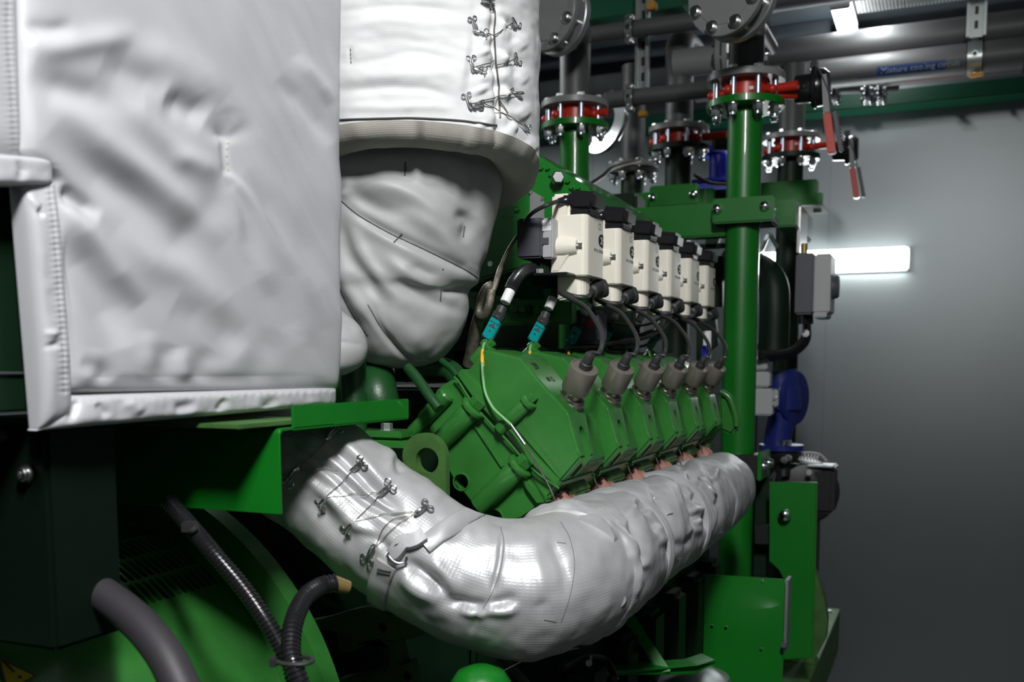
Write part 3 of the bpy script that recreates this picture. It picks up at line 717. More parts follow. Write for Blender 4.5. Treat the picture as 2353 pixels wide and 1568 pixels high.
m = pillow([X_(-60, 350, .006), X_(112, 366, .006), X_(112, 428, .006), X_(-60, 428, .006)], .011, 60, 40, [([(40, 352), (52, 395), (40, 425)], 10, -.003)], .002, 25, 6, edge=6); O(m, 'corner_flap', 'panel', blanket, 60)
Fh = [(seam2, 12, .0005, 'puck', 13), ([(60, 450), (95, 480)], 9, .003), ([(88, 480), (100, 500)], 6, -.003), ([(85, 770), (140, 765)], 8, .0025), ([(86, 800), (140, 790)], 7, -.003), ([(72, 560), (84, 700), (92, 900)], 9, .0008, 'puck', 13)]
m = pillow([X_(42, 422, .004), X_(112, 380, .004), X_(156, 960, .004), X_(88, 985, .004)], .014, 70, 260, Fh, .0022, 22, 8, edge=4); O(m, 'side_hem', 'panel', blanket, 60)
Fb = [([(150, 915), (460, 905), (768, 897)], 8, .0006, 'puck', 17), ([(160, 975), (175, 930), (170, 910)], 9, -.004), ([(220, 925), (250, 960)], 10, -.003), ([(290, 920), (330, 950)], 14, .003), ([(400, 940), (450, 930)], 12, -.003), ([(500, 950), (520, 915)], 9, -.003), ([(600, 945), (640, 915)], 12, -.003)]
m = pillow([X_(150, 908, .003), X_(768, 889, .003), X_(768, 931, .003), X_(84, 990, .003)], .015, 320, 44, Fb, .0020, 24, 9, edge=4); O(m, 'bottom_hem', 'panel', blanket, 60)
m = MB()
def stitches(mb, b, pl, step, off=.0006, r=.0006, frac=.6):
    P = surf(b, smooth2(pl, 10) if len(pl) > 2 else pl, off, 3); L = 0; i = 0; cur = [P[0]]; on = True
    for a, c in zip(P, P[1:]):
        L += (c-a).length; cur.append(c)
        if L > step*(frac if on else 1-frac):
            if on: mb.tube(cur if len(cur) < 4 else [cur[0], cur[len(cur)//2], cur[-1]], r, 6, 0)
            on = not on; cur = [c]; L = 0
stitches(m, qb, sm, .0062); stitches(m, qb, seam2, .0062); stitches(m, qb, [(523, 325), (520, 352), (524, 392)], .0055)
m.tube(surf(qb, [(33, 350), (42, 368), (56, 388)], .012), .0009, 6)
O(m, 'stitching', 'thread', blanket)
# dark box behind the blanket and frame post
root = thing('control_cabinet', 'dark green cabinet edge behind the blanket at the left border', 'cabinet', X_(0, 950, -.02))
p = X_(45, 430, -.03); q = X_(76, 948, -.03); yb = p.y
A = [X_(46, 425, -.02)+V((0, -1.0, 0)), X_(46, 425, -.02), X_(76, 945, -.02), X_(76, 948, -.02)+V((0, -1.0, 0))]  # side carried on unseen towards the camera to shade the lower left
m = MB(); m.prism(A, (-.012, 0, 0), .002); O(m, 'cabinet_side', 'dark_green', root)
m = MB(); m.tube([X_(38, 425, -.018), X_(66, 858, -.018), X_(68, 925, -.018)], .0022, 8, 0); m.tube([X_(-300, 858, -.018), X_(66, 858, -.018)], .0010, 6, 0); O(m, 'edge_trim', 'dgrey', root)
m = MB(); m.bb(-1.5, -.78, -1.0, .54, 0, 1.455, .003); O(m, 'unseen_shade_box', 'dark_green', root)  # added box out of view, keeps the lamp light off the post
root = thing('frame_post', 'very dark green post under the blanket corner with one socket screw', 'post', (-.9, .62, .9))
a = aY(-80, 965, .62); b = aY(128, 1500, .62)
m = MB(); m.bb(a.x-.1, b.x, .62, .70, b.z, a.z-.004, .004); O(m, 'post_body', 'post', root)
c = aY(60, 1090, .618); m = MB(); m.lathe(c, (0, -1, 0), [(0, 0), (.0085, 0), (.0085, .001), (.0062, .0015), (.0062, .005), (.0052, .006), (.003, .006), (.003, .002), (0, .002)], 24); O(m, 'socket_screw', 'steel', root)
c = aY(8, 1000, .618); m = MB(); m.lathe(c, (0, -1, 0), [(0, 0), (.006, 0), (.006, .008), (0, .008)], 20); O(m, 'bolt', 'steel', root)

# ================================================================ GREEN TRAY
root = thing('sheet_metal_tray', 'bent bright green sheet metal tray below the grey blanket', 'tray', aX(640, 1183, -.62))
XT = -.615; YT = aX(641, 985, XT).y
zt = aY(641, 985, YT).z; zb = aY(641, 1183, YT).z; zl = aY(135, 1150, YT).z
x1 = aY(641, 985, YT).x; x0 = aY(60, 1150, YT).x
r = .006; pr = [(zb, 0), (zt-r, 0)]+[(zt-r+r*sin(radians(t)), r-r*cos(radians(t))) for t in (22, 45, 67, 90)]+[(zt, .10)]
th = .0028
inn = [(z-(th if i > 1 else 0), y+(th if i <= 5 else 0)) for i, (z, y) in enumerate(pr)]
m = MB(); outl = [V((x1, YT+y, z)) for z, y in pr]+[V((x1, YT+y, z)) for z, y in [(zt-th, .10), (zt-th, r+th*.4), (zt-r-.001, th), (zb, th)]]
m.prism(outl, (x0-x1, 0, 0), .0006, 1); O(m, 'front_flange', 'green', root)
ya = aX(673, 945, XT).y; yb = aX(940, 930, XT).y; z0 = aX(673, 988, XT).z; z1 = aX(673, 933, XT).z
m = MB(); m.prism([V((XT, ya, z0)), V((XT, ya, z1)), V((XT, yb, z1)), V((XT, yb, z0))], (-.003, 0, 0), .0012, 2)
m.bb(XT-.10, XT, ya, yb, z0-.0015, z0+.0015, .001); O(m, 'side_lip', 'green', root)
# flat plate under the blanket
a = aY(670, 962, YT+.02); m = MB(); m.bb(-.98, a.x-.004, YT-.06, YT+.08, zt+.002, zt+.007, .001); top(m, 'support_plate', 'cast_green', 'thin olive plate lying between the grey blanket and the green tray', 'plate')

# ================================================================ BLANKET BOX CONTENT: silencer body behind the blanket
m = MB(); m.bb(-1.45, XP-.035, -.60, .985, 1.47, 2.35, .02); top(m, 'silencer_body', 'galv', 'metal silencer body wrapped by the grey blanket', 'silencer')  # near end drawn out of view to throw shade on the lower left

# ================================================================ UPPER WHITE JACKET
Dj = 1.44
def ringpts(c, rx, ry, n): return [V((c.x+rx*cos(2*pi*k/n), c.y+ry*sin(2*pi*k/n), c.z)) for k in range(n)]
cj = aD(962, 300, Dj); RJ = .172
jk = thing('laced_insulation_jacket', 'white laced insulation jacket hanging behind the grey blanket', 'insulation jacket', (cj.x, cj.y, cj.z-.05))
dirF = V((FW.x, FW.y, 0)).normalized()
zr = aD(960, 283, Dj-RJ).z; SL = .17
nu, nv = 300, 360
prof = []                                  # (radius factor offset, z)
H = .36
hem = [(-.060, -.002), (-.050, -.009), (-.034, -.016), (-.016, -.015), (-.005, -.008)]
rows = [(o, z) for o, z in [(-.062, .03)]+hem]+[(0.0, .004+H*k/nu) for k in range(nu)]
vs = []; uvs = []
for i, (o, z) in enumerate(rows):
    for k in range(nv):
        a = 2*pi*k/nv; R = RJ+o
        sq = (abs(cos(a-.55))**3.2+abs(sin(a-.55))**3.2)**(-1/3.2)
        R = R*(.93+.0*sq) if False else R*(1+.45*(sq-1))
        x = cj.x+R*cos(a); y = cj.y+R*sin(a)
        off = (V((x, y, 0))-V((cj.x, cj.y, 0))).dot(dirF)+RJ
        bulge = 1
        vs.append(V((x, y, zr-SL*off*(1 if z < .2 else 1)+z*(1.0)))); uvs.append((a*RJ, z))
n = grid_normals(vs, len(rows), nv, True); cc = np.array([cj.x, cj.y, 0])
mid = len(rows)//2*nv
if np.sum((np.array(vs)-cc)[mid:mid+nv, :2]*n[mid:mid+nv, :2]) < 0: n = -n
FJ = [([(766, 30), (880, 15), (1000, 18), (1090, 45)], 12, -.0028), ([(766, 115), (880, 92), (1000, 100), (1090, 130)], 14, -.0014), ([(766, 62), (880, 50), (1000, 52), (1080, 75)], 14, .0020),
      ([(766, 150), (850, 140), (960, 118), (1060, 150)], 11, -.0022), ([(766, 215), (880, 200), (980, 205), (1060, 228)], 12, -.0034), ([(766, 180), (880, 172), (1000, 170), (1060, 190)], 16, .0030), ([(766, 250), (880, 246), (1000, 246), (1060, 256)], 12, .0028),
      ([(1090, -20), (1092, 70), (1080, 160), (1068, 240)], 10, -.0022), ([(1072, 75), (1065, 160), (1050, 240)], 13, .0022), ([(1118, 0), (1110, 80), (1105, 170), (1100, 250)], 12, .0030),
      ([(1134, -20), (1136, 60), (1140, 140), (1146, 230), (1146, 330)], 9, -.0075), ([(1134, -20), (1136, 60), (1140, 140), (1146, 230), (1146, 330)], 30, .0022, 'puck', 46),
      ([(1180, 15), (1182, 90), (1186, 170), (1188, 250)], 11, -.0030)]
for cx_, cy_ in ((1180, 55), (1183, 133), (1186, 213), (1204, 290)): F_ = None; FJ += [([(cx_-40, cy_-28), (cx_, cy_), (cx_+30, cy_+30)], 9, -.0052), ([(cx_-34, cy_-4), (cx_-14, cy_+6)], 15, .0060), ([(cx_+4, cy_+34), (cx_+26, cy_+60)], 14, .0034)]
for cx_, cy_ in ((1086, 68), (1080, 155), (1074, 240)): FJ += [([(cx_, cy_+4), (cx_+40, cy_+16)], 9, -.0036), ([(cx_+22, cy_+44), (cx_+30, cy_+60)], 18, .0040)]
FJ += [([(963, 300), (966, 330)], 10, -.008), ([(800, 318), (850, 300), (930, 292)], 10, .003), ([(1140, 290), (1150, 330)], 10, -.006), ([(1060, 330), (1100, 345)], 12, .004), ([(805, 105), (807, 145)], 4, -.002)]
vs2 = sculpt(vs, n, FJ, .0028, 14, 11, ((1, 0, 0), (0, 1, 0), (0, 0, 1.6)))
mj = MB(); R0 = len(rows); mj.add(vs2, [(i*nv+k, i*nv+(k+1) % nv, (i+1)*nv+(k+1) % nv, (i+1)*nv+k) for i in range(6, R0-1) for k in range(nv)]); 
used = 5
mj2 = MB(); mj2.add(vs2[:7*nv], [(i*nv+k, i*nv+(k+1) % nv, (i+1)*nv+(k+1) % nv, (i+1)*nv+k) for i in range(0, 6) for k in range(nv)])
mj2.uv = np.array(uvs[:7*nv])
mj.uv = np.array(uvs); jb = bvh_of(mj)
O(mj, 'jacket_shell', 'white', jk, 70); O(mj2, 'rolled_hem', 'liner', jk, 70, label='beige rolled hem')
m = MB(); m.tube(surf(jb, smooth2([(1108, -10), (1136, 20), (1137, 80), (1141, 140), (1147, 200), (1150, 270)]), .002), .0011, 8, 2)
for pl in ([(1090, 70), (1137, 84)], [(1180, 50), (1136, 84)], [(1082, 157), (1137, 140)], [(1184, 133), (1140, 150)], [(1076, 240), (1146, 222)], [(1187, 213), (1146, 222)], [(1100, 232), (1148, 258)], [(1204, 290), (1150, 258)], [(1110, 8), (1136, 18)], [(1146, 222), (1165, 262)]):
    m.tube(surf(jb, pl, .0025), .0007, 8, 2)
O(m, 'lacing_wire', 'ext2', jk)
m = MB(); m.tube(surf(jb, smooth2([(773, 276), (800, 275), (870, 273), (960, 272), (1060, 278), (1110, 285), (1143, 288)]), .0012), .0012, 8, 2); O(m, 'hem_seam', 'seam', jk)
m = MB(); stitches(m, jb, [(806, 112), (807, 146)], .003); O(m, 'tack_stitch', 'seam', jk)
def hook(b, x, y, ang, name_parent, sc=1.):
    # stainless lacing hook: two eyes and a folded bar lying on the cloth
    p, n = hit(b, x, y, .0020*sc); ca, sa = cos(radians(ang)), sin(radians(ang))
    q = hit(b, x+6*ca, y+6*sa, .002)[0]; t = (q-p); t = (t-n*t.dot(n)).normalized(); s_ = n.cross(t)
    m = MB(); L = .0085*sc
    for e in (-1, 1): m.torus(p+t*L*.95+s_*e*.0038*sc, n, .0026*sc, .0008*sc, 16, 6)
    for e in (-1, 1): m.tube([p+t*L*.75+s_*e*.0012*sc, p+n*.001*sc+s_*e*.0013*sc, p-t*L*.7+s_*e*.0013*sc+n*.0012*sc], .0010*sc, 8, 4)
    m.tube([p-t*L*.7+s_*.0013*sc+n*.0012*sc, p-t*L*.95+n*.002*sc, p-t*L*.7-s_*.0013*sc+n*.0012*sc], .0010*sc, 8, 4)
    m.tube([p-t*L*.8+n*.002*sc, p-t*L*.4+n*.0042*sc, p+t*L*.1+n*.0040*sc], .0013*sc, 8, 4)
    return O(m, 'lacing_hook', 'steel', name_parent)
for x, y, a in ((1088, 60, -110), (1084, 150, -110), (1076, 235, -110), (1102, 75, 30), (1098, 160, 20), (1092, 240, 5), (1180, 50, 60), (1184, 133, 80), (1187, 213, 170), (1204, 291, 50), (1117, 2, 10)):
    hook(jb, x, y, a, jk, 1.05)

# ================================================================ BLOB JACKETS (turbocharger covers)
def blob(rows, D, nv=220, nu=240, feats=(), amp=.004, freq=11, seed=0, dep=.88, sq=2.0):
    C_ = [aD((l+r)/2, y, D) for y, l, r in rows]; R_ = [(r-l)/2*D/FPX for y, l, r in rows]
    cs = spline(C_, 16); rs = [p.x for p in spline([V((r, 0, 0)) for r in R_], 16)]
    N = len(cs); vs = []; uvs = []; F2 = dirF; S2 = V((F2.y, -F2.x, 0))
    idx = np.linspace(0, N-1, nu)
    for i in idx:
        a = int(i); b = min(a+1, N-1); f = i-a; c = cs[a].lerp(cs[b], f); r = max(.001, rs[a]*(1-f)+rs[b]*f)
        for k in range(nv):
            t = 2*pi*k/nv; q = (abs(cos(t))**sq+abs(sin(t))**sq)**(-1/sq); vs.append(c+S2*(r*cos(t)*q)+F2*(r*sin(t)*q*dep)); uvs.append((t*.12, c.z))
    n = grid_normals(vs, nu, nv, True)
    ctr = np.repeat(np.array([tuple(cs[int(i)]) for i in idx]), nv, 0)
    if np.sum((np.array(vs)-ctr)*n) < 0: n = -n
    vs = blur_disp(vs, sculpt(vs, n, feats, amp, freq, seed), nu, nv, True, 3)
    mb = MB(); mb.add(vs, [(i*nv+k, i*nv+(k+1) % nv, (i+1)*nv+(k+1) % nv, (i+1)*nv+k) for i in range(nu-1) for k in range(nv)]+[tuple(range(nv))[::-1], tuple(range((nu-1)*nv, nu*nv))])
    mb.uv = np.array(uvs); return mb
s1 = [(775, 452), (820, 492), (880, 528), (920, 548), (985, 578), (1060, 615), (1104, 642)]
FT = [(s1, 8, -.006), ([(790, 470), (850, 525), (930, 570), (1000, 610), (1080, 640)], 16, .003), ([(800, 415), (880, 425), (960, 455), (1010, 500), (1050, 550)], 22, .0062), ([(930, 480), (1000, 530), (1050, 585), (1062, 610)], 18, .0050),
      ([(800, 440), (870, 478), (930, 495)], 18, -.0045), ([(1040, 490), (1075, 510), (1062, 560)], 14, -.0070), ([(1100, 480), (1110, 560), (1096, 610)], 18, .003), ([(1015, 400), (1070, 450), (1110, 470)], 24, -.0040), ([(960, 400), (1020, 440), (1080, 490)], 16, .0025),
      ([(790, 400), (830, 398), (880, 400)], 12, -.004), ([(800, 405), (798, 440), (782, 455)], 8, .004),
      ([(780, 500), (800, 580), (850, 650), (900, 720)], 15, -.0040), ([(800, 500), (830, 580), (880, 650), (940, 710)], 15, .0035), ([(770, 560), (800, 660), (850, 730), (900, 780)], 14, .0038),
      ([(900, 640), (970, 680), (1030, 705), (1074, 720)], 15, -.0052), ([(1010, 668), (1050, 668), (1078, 660)], 8, -.006), ([(880, 590), (960, 640), (1040, 662)], 15, .0042), ([(940, 610), (1000, 640)], 12, -.003),
      ([(850, 710), (880, 760), (920, 810), (950, 828)], 7, -.0050), ([(880, 700), (930, 760), (1000, 800)], 26, .0035), ([(766, 640), (800, 720), (850, 790)], 8, -.0030), ([(930, 370), (932, 402)], 6, -.003), ([(766, 350), (900, 335), (1040, 345), (1165, 390)], 14, -.004)]
tb = thing('turbocharger_jacket', 'grey baggy insulation jacket bulging out below the white laced jacket', 'insulation jacket', aD(930, 845, 1.42))
FT = [(f[0], f[1], f[2]*1.35) for f in FT]
m = blob([(230, 690, 1150), (330, 690, 1166), (385, 690, 1166), (440, 700, 1150), (500, 702, 1136), (560, 706, 1120), (620, 712, 1106), (648, 716, 1100), (672, 720, 1078), (715, 735, 1076), (760, 765, 1062), (800, 800, 1035), (828, 840, 1000), (843, 875, 950), (848, 900, 925)], 1.47, 260, 300, FT, .0040, 12, 21)
tbv = bvh_of(m); O(m, 'jacket_body', 'grey', tb, 70)
m = MB(); m.tube(surf(tbv, smooth2(s1), .0004), .0008, 6, 1); m.tube(surf(tbv, smooth2([(845, 700), (878, 755), (915, 800), (945, 826), (985, 830)]), .0004), .0006, 6, 1)
m.tube(surf(tbv, smooth2([(768, 622), (800, 700), (845, 770)]), .0004), .0006, 6, 1)
for a, b in (((932, 372), (930, 404)), ((924, 537), (905, 558)), ((1013, 668), (1012, 690)), ((1067, 520), (1064, 545))): m.tube(surf(tbv, [a, b], .0006, 5), .0009, 6, 1)
O(m, 'jacket_seam', 'seam', tb)
m = blob([(700, 700, 768), (722, 690, 795), (745, 690, 822), (775, 690, 838), (810, 690, 842), (840, 695, 828), (860, 705, 795), (866, 725, 765)], 1.36, 120, 100, [([(766, 785), (800, 788), (838, 795)], 4, -.0015), ([(768, 742), (800, 748), (818, 765)], 6, -.003)], .002, 14, 5)
top(m, 'elbow_jacket', 'grey', 'small rounded grey insulation cover peeking out right of the big blanket bottom', 'insulation jacket', sharp=70)

# ================================================================ EXHAUST ARM
am = thing('exhaust_elbow_jacket', 'shiny silver laced insulation jacket bending from the green tray to the manifold', 'insulation jacket', aD(1150, 1510, 1.2))
FA = [([(650, 1010), (690, 1040), (760, 1080), (830, 1140), (900, 1185), (950, 1215)], 9, -.0085), ([(680, 1030), (730, 1075), (800, 1120)], 20, .003), ([(720, 1000), (790, 1050), (850, 1110), (905, 1160), (930, 1190)], 13, -.0065), ([(760, 1000), (830, 1060), (900, 1130)], 16, .0042),
      ([(650, 1060), (700, 1085), (760, 1140)], 16, -.004), ([(670, 1075), (730, 1120), (780, 1170), (800, 1210)], 13, .0050), ([(700, 1140), (760, 1200), (830, 1260)], 20, -.0045),
      ([(790, 1190), (850, 1230), (890, 1270)], 12, .004), ([(820, 1220), (880, 1250), (905, 1290)], 10, -.005),
      ([(930, 1285), (990, 1330), (1030, 1380)], 12, -.0075), ([(915, 1300), (950, 1350), (1010, 1385)], 16, .0045), ([(980, 1280), (1030, 1330), (1060, 1370)], 16, .0035), ([(1010, 1380), (1080, 1392), (1130, 1395)], 13, -.0060), ([(1050, 1402), (1100, 1410), (1130, 1400)], 10, .0050), ([(1110, 1402), (1170, 1405), (1190, 1385)], 10, .0045), ([(1120, 1390), (1160, 1380), (1190, 1370)], 10, -.004),
      ([(1155, 1210), (1148, 1290), (1130, 1360), (1116, 1395)], 5, -.0030), ([(1100, 1400), (1080, 1460)], 6, -.0028), ([(1090, 1182), (1050, 1215), (1020, 1240)], 10, -.003),
      ([(1260, 1220), (1290, 1300), (1300, 1380)], 14, -.0025), ([(1210, 1230), (1240, 1330), (1240, 1400)], 20, .0022), ([(1230, 1400), (1260, 1380)], 8, -.002), ([(880, 1010), (900, 1050), (890, 1090)], 14, .003), ([(905, 1050), (925, 1090)], 9, -.0035), ([(960, 1100), (1020, 1150)], 16, .002)]
arm_path = [aD(560, 930, 1.25), aD(650, 1030, 1.235), aD(760, 1115, 1.22), aD(870, 1205, 1.21), aD(985, 1285, 1.20), aD(1100, 1338, 1.195), aD(1200, 1352, 1.20), aD(1285, 1335, 1.23), aD(1335, 1310, 1.27)]
arm_r = [.076, .076, .0765, .077, .078, .081, .084, .083, .081]
FA = [(f[0], f[1], f[2]*1.45) for f in FA]
m = soft_tube(arm_path, arm_r, 420, 260, FA, .0042, 15, 31); ab = bvh_of(m); O(m, 'jacket_tube', 'silver', am, 70)
# seams
m = MB()
for pl in ([(1110, 1155), (1080, 1172), (1040, 1195), (1000, 1225), (970, 1258)], [(1125, 1178), (1085, 1200), (1040, 1225), (1005, 1250), (975, 1260)], [(1150, 1212), (1158, 1250), (1150, 1310), (1132, 1360), (1110, 1400)], [(1288, 1200), (1310, 1240), (1320, 1300), (1310, 1370), (1290, 1430)]):
    m.tube(surf(ab, smooth2(pl), .0002), .0006 if pl[0][0] < 1130 else .00035, 6, 1)
m.tube(surf(ab, [(1280, 1247), (1300, 1250)], .0003), .0005, 6, 1); m.tube(surf(ab, [(1250, 1425), (1278, 1430)], .0003), .0004, 6, 1)
O(m, 'jacket_seam', 'seam', am)
def strip(b, pl, wd, off, th, bulge=0):
    P = smooth2(pl, 6); out = []; L = len(P)
    cs = [hit(b, x, y, off) for x, y in P]; vs = []; fs = []
    for i, (p, n) in enumerate(cs):
        t = (cs[min(i+1, L-1)][0]-cs[max(i-1, 0)][0]).normalized(); s_ = n.cross(t).normalized()*wd/2
        vs += [p-s_-n*off, p-s_+n*th*.5, p-s_*.85+n*th, p+s_*.85+n*th, p+s_+n*th*.5, p+s_-n*off]
    for i in range(L-1):
        for k in range(5): fs.append((i*6+k, i*6+k+1, i*6+k+7, i*6+k+6))
    fs += [tuple(range(6)), tuple(range((L-1)*6, L*6))[::-1]]
    mb = MB(); mb.add(vs, fs); return mb
m = strip(ab, [(1112, 1166), (1060, 1195), (1010, 1228), (975, 1255)], .022, .001, .003); O(m, 'strap_end', 'silver', am, 50)
m = strip(ab, [(890, 1295), (875, 1330), (866, 1370), (868, 1400)], .026, .001, .004); sb = O(m, 'hanging_strap', 'silver', am, 50, label='broad dull strap with two stitch rows')
b_ = bvh_of(m); k = MB()
for pl in ([(873, 1302), (905, 1312)], [(872, 1308), (904, 1318)]): k.tube(surf(ab, pl, .0062), .0007, 6, 1)
O(k, 'strap_stitching', 'seam', sb)
m = MB()
pr_ = [hit(ab, x, y, o)[0] for x, y, o in ((925, 1240, .006), (916, 1252, .009), (906, 1266, .009), (906, 1280, .009), (916, 1290, .008), (930, 1288, .007), (936, 1278, .007))]
m.tube(pr_, .0015, 8, 6); O(m, 'strap_ring', 'steel', am)
m = strip(ab, [(975, 1235), (950, 1245), (925, 1250), (908, 1275)], .018, .002, .008); O(m, 'folded_strap', 'silver2', am, 50)
HK = [(762, 1002, -45), (820, 1075, -40), (884, 1128, -40), (966, 1175, -35), (676, 1092, 130), (745, 1152, 130), (805, 1212, 130), (855, 1268, 120)]
for x, y, a in HK: hook(ab, x, y, a, am, 1.35)
m = MB()
for pl in ([(648, 1010), (700, 1000), (742, 1010)], [(752, 1014), (715, 1050), (684, 1084)], [(686, 1083), (735, 1082), (778, 1082)], [(806, 1087), (780, 1115), (752, 1142)], [(754, 1142), (810, 1138), (868, 1135)], [(872, 1140), (845, 1170), (818, 1196)], [(818, 1198), (880, 1185), (948, 1178)], [(948, 1184), (905, 1215), (866, 1256)], [(950, 1182), (890, 1205), (862, 1258)]):
    m.tube(surf(ab, smooth2(pl), .0022, 8), .00045, 6, 1)
O(m, 'lacing_wire', 'ext2', am)
m = MB(); m.tube([aD(1330, 1490, 1.24), aD(1230, 1510, 1.18), aD(1180, 1530, 1.15), aD(1110, 1570, 1.12)], .0006, 6); top(m, 'loose_wire', 'steel', 'fine loose wire hanging below the silver elbow jacket', 'wire')

mf = thing('manifold_jacket', 'matt silver insulation jacket running along under the cylinder heads', 'insulation jacket', aD(1500, 1400, 1.5))
FM = []
rng = random.Random(5)
# straps and puckers along the manifold
def ring_pl(px):     # a line around the tube, far ones are smaller
    t = (2165-px)/(2165-1310); cy = 840+(1313-840)*t; h = 150*t
    return [(px-62*t, cy-h*.96), (px-20*t, cy-h*.82), (px+20*t, cy-h*.45), (px+45*t, cy), (px+48*t, cy+h*.45), (px+22*t, cy+h*.9)]
for px, wd, dp in ((1330, 14, -.006), (1365, 18, .003), (1425, 9, -.006), (1448, 14, .003), (1505, 11, -.007), (1530, 12, .003), (1560, 8, -.005), (1592, 9, -.005), (1625, 8, -.004), (1610, 9, .003)):
    FM.append((ring_pl(px), wd*(2165-px)/855, dp))
for k in range(34):
    px = rng.uniform(1330, 1650); t = (2165-px)/855; cy = 840+473*t; h = 140*t; y = cy+rng.uniform(-h, h); a = rng.uniform(-1.9, 1.1); L = rng.uniform(22, 62)*t
    FM.append(([(px, y), (px+L*.5*cos(a)+5, y+L*.5*sin(a)), (px+L*cos(a), y+L*sin(a))], rng.uniform(8, 17)*t, rng.choice((-.0055, -.004, .0042, .003))))
A0 = aD(1290, 1328, 1.225); A1 = aD(1655, 1122, 2.27)
pth = [A0.lerp(A1, k/7) for k in range(8)]
pth = [V((A0.x+(A1.x-A0.x)*k/9, A0.y+(A1.y-A0.y)*k/9, A0.z+(A1.z-A0.z)*k/9)) for k in range(10)]+[A1+V((0, .03, -.001))]
m = soft_tube(pth, [.079, .087, .083, .086, .082, .086, .083, .085, .083, .078, .045], 520, 260, [(f[0], f[1], f[2]*1.4) for f in FM], .0042, 13, 41); mbv = bvh_of(m); O(m, 'jacket_tube', 'silver2', mf, 70)
ca = []
m = soft_tube([A0.lerp(A1, t) for t in (.012, .026, .042, .058)], [.082, .091, .090, .084], 60, 260, [], .0045, 34, 44); O(m, 'collar_band', 'silver', mf, 70, label='wrinkled silver collar band at the elbow')
def tab(pl, wd): return strip(mbv, pl, wd, .001, .003)
for pl, wd in (([(1325, 1205), (1352, 1228), (1384, 1256)], .013), ([(1503, 1146), (1522, 1165), (1538, 1184)], .014), ([(1612, 1098), (1626, 1115), (1642, 1134)], .014)):
    O(tab(pl, wd), 'closing_tab', 'silver', mf, 50)
for t0_, t1_, r_ in ((.20, .225, .0885), (.46, .48, .0885), (.72, .74, .0875)): O(soft_tube([A0.lerp(A1, t0_), A0.lerp(A1, (t0_+t1_)/2), A0.lerp(A1, t1_)], [r_-.003, r_, r_-.003], 16, 200, [], .0012, 26, 45), 'wrap_strap', 'silver2', mf, 60)
m = MB()
m.tube(surf(mbv, smooth2([(1428, 1222), (1438, 1240), (1448, 1254)]), .0002, 4), [.0012]*5+[.0035]*30, 8, 1)
O(m, 'gap', 'black', mf, label='dark gap beside a strap')
m = MB()
for x, y in ((1408, 1370), (1556, 1285), (1652, 1225)): m.tube(surf(mbv, [(x-5, y+10), (x-3, y), (x+6, y-3)], .003, 4), .0010, 6, 1)
O(m, 'seam_thread_end', 'steel', mf)
# copper coloured clamps of the ports
def make_port():
    root = thing('exhaust_port_clamp', 'x', 'clamp', (-.455, 1.33, 1.30))
    c = aY(1296, 1158, 1.30)
    m = MB(); m.box(c, (.040, .050, .016), Euler((0, radians(43), 0)).to_matrix(), .003, 2)
    m.box(c+AX*.010+V((0, -.012, 0)), (.030, .012, .012), Euler((0, radians(43), 0)).to_matrix(), .002); m.box(c+AX*.010+V((0, .014, 0)), (.030, .010, .012), Euler((0, radians(43), 0)).to_matrix(), .002)
    O(m, 'clamp_body', 'copper', root)
    m = MB(); m.box(c-PL*.03+AX*.00, (.05, .05, .03), Euler((0, radians(43), 0)).to_matrix(), .004); O(m, 'port_flange', 'dkmetal', root)
    m = MB(); q = aY(1262, 1172, 1.27); m.hexb(q, (0, -1, .3), .006, .007); m.hexb(q+PL*.02, (0, -1, .3), .006, .007); O(m, 'clamp_bolt', 'ext2', root)
    return root
pc = make_port(); pcs = [pc]+[dup(pc, (0, PITCH*k, 0)) for k in range(1, 6)]
for e, d in zip(pcs, ['exhaust port clamp under the nearest head, mostly behind the jacket', 'dark exhaust port clamp under the second head', 'pink clamp above the jacket under the third head', 'pink clamp above the jacket under the fourth head', 'pink clamp above the jacket under the fifth head', 'smallest pink clamp at the far end of the jacket']):
    e['label'] = d; e['group'] = 'exhaust port clamps'

# ================================================================ LIFTING EYE and small block
ring = []; YE = 1.20
root = thing('lifting_eye', 'green lifting eye plate in front of the nearest cylinder head', 'lifting eye', aY(990, 1120, YE))
cE = aY(973, 1052, YE); RE = .0335
o_ = []
for k in range(25):
    t = radians(205-205*k/24); o_.append(V((cE.x+RE*1.0*cos(t), YE, cE.z+RE*sin(t))))
o_ += [V((cE.x+RE, YE, cE.z-.06)), V((cE.x-RE*.2, YE, cE.z-.06))]
m = MB(); m.prism(o_, (0, .014, 0), .0012); o = O(m, 'eye_plate', 'cast_green', root)
k_ = MB(); hc = aY(965, 1062, YE-.02); k_.cyl(hc, hc+V((0, .06, 0)), .0175, n=40); cut(o, k_)
root = thing('mounting_block', 'small green block with a hex bolt between tray lip and lifting eye', 'bracket', aY(890, 1020, 1.22))
p = aY(845, 990, 1.215); q = aY(921, 1020, 1.215)
m = MB(); m.bb(p.x-.03, q.x, 1.215, 1.27, q.z+.006, p.z, .002); m.bb(p.x-.03, q.x+.012, 1.212, 1.29, q.z-.008, q.z+.004, .002); O(m, 'block_body', 'head_green', root)
m = MB(); m.hexb(aY(889, 990, 1.235), (0, 0, 1), .0085, .011); O(m, 'hex_bolt', 'galv', root)

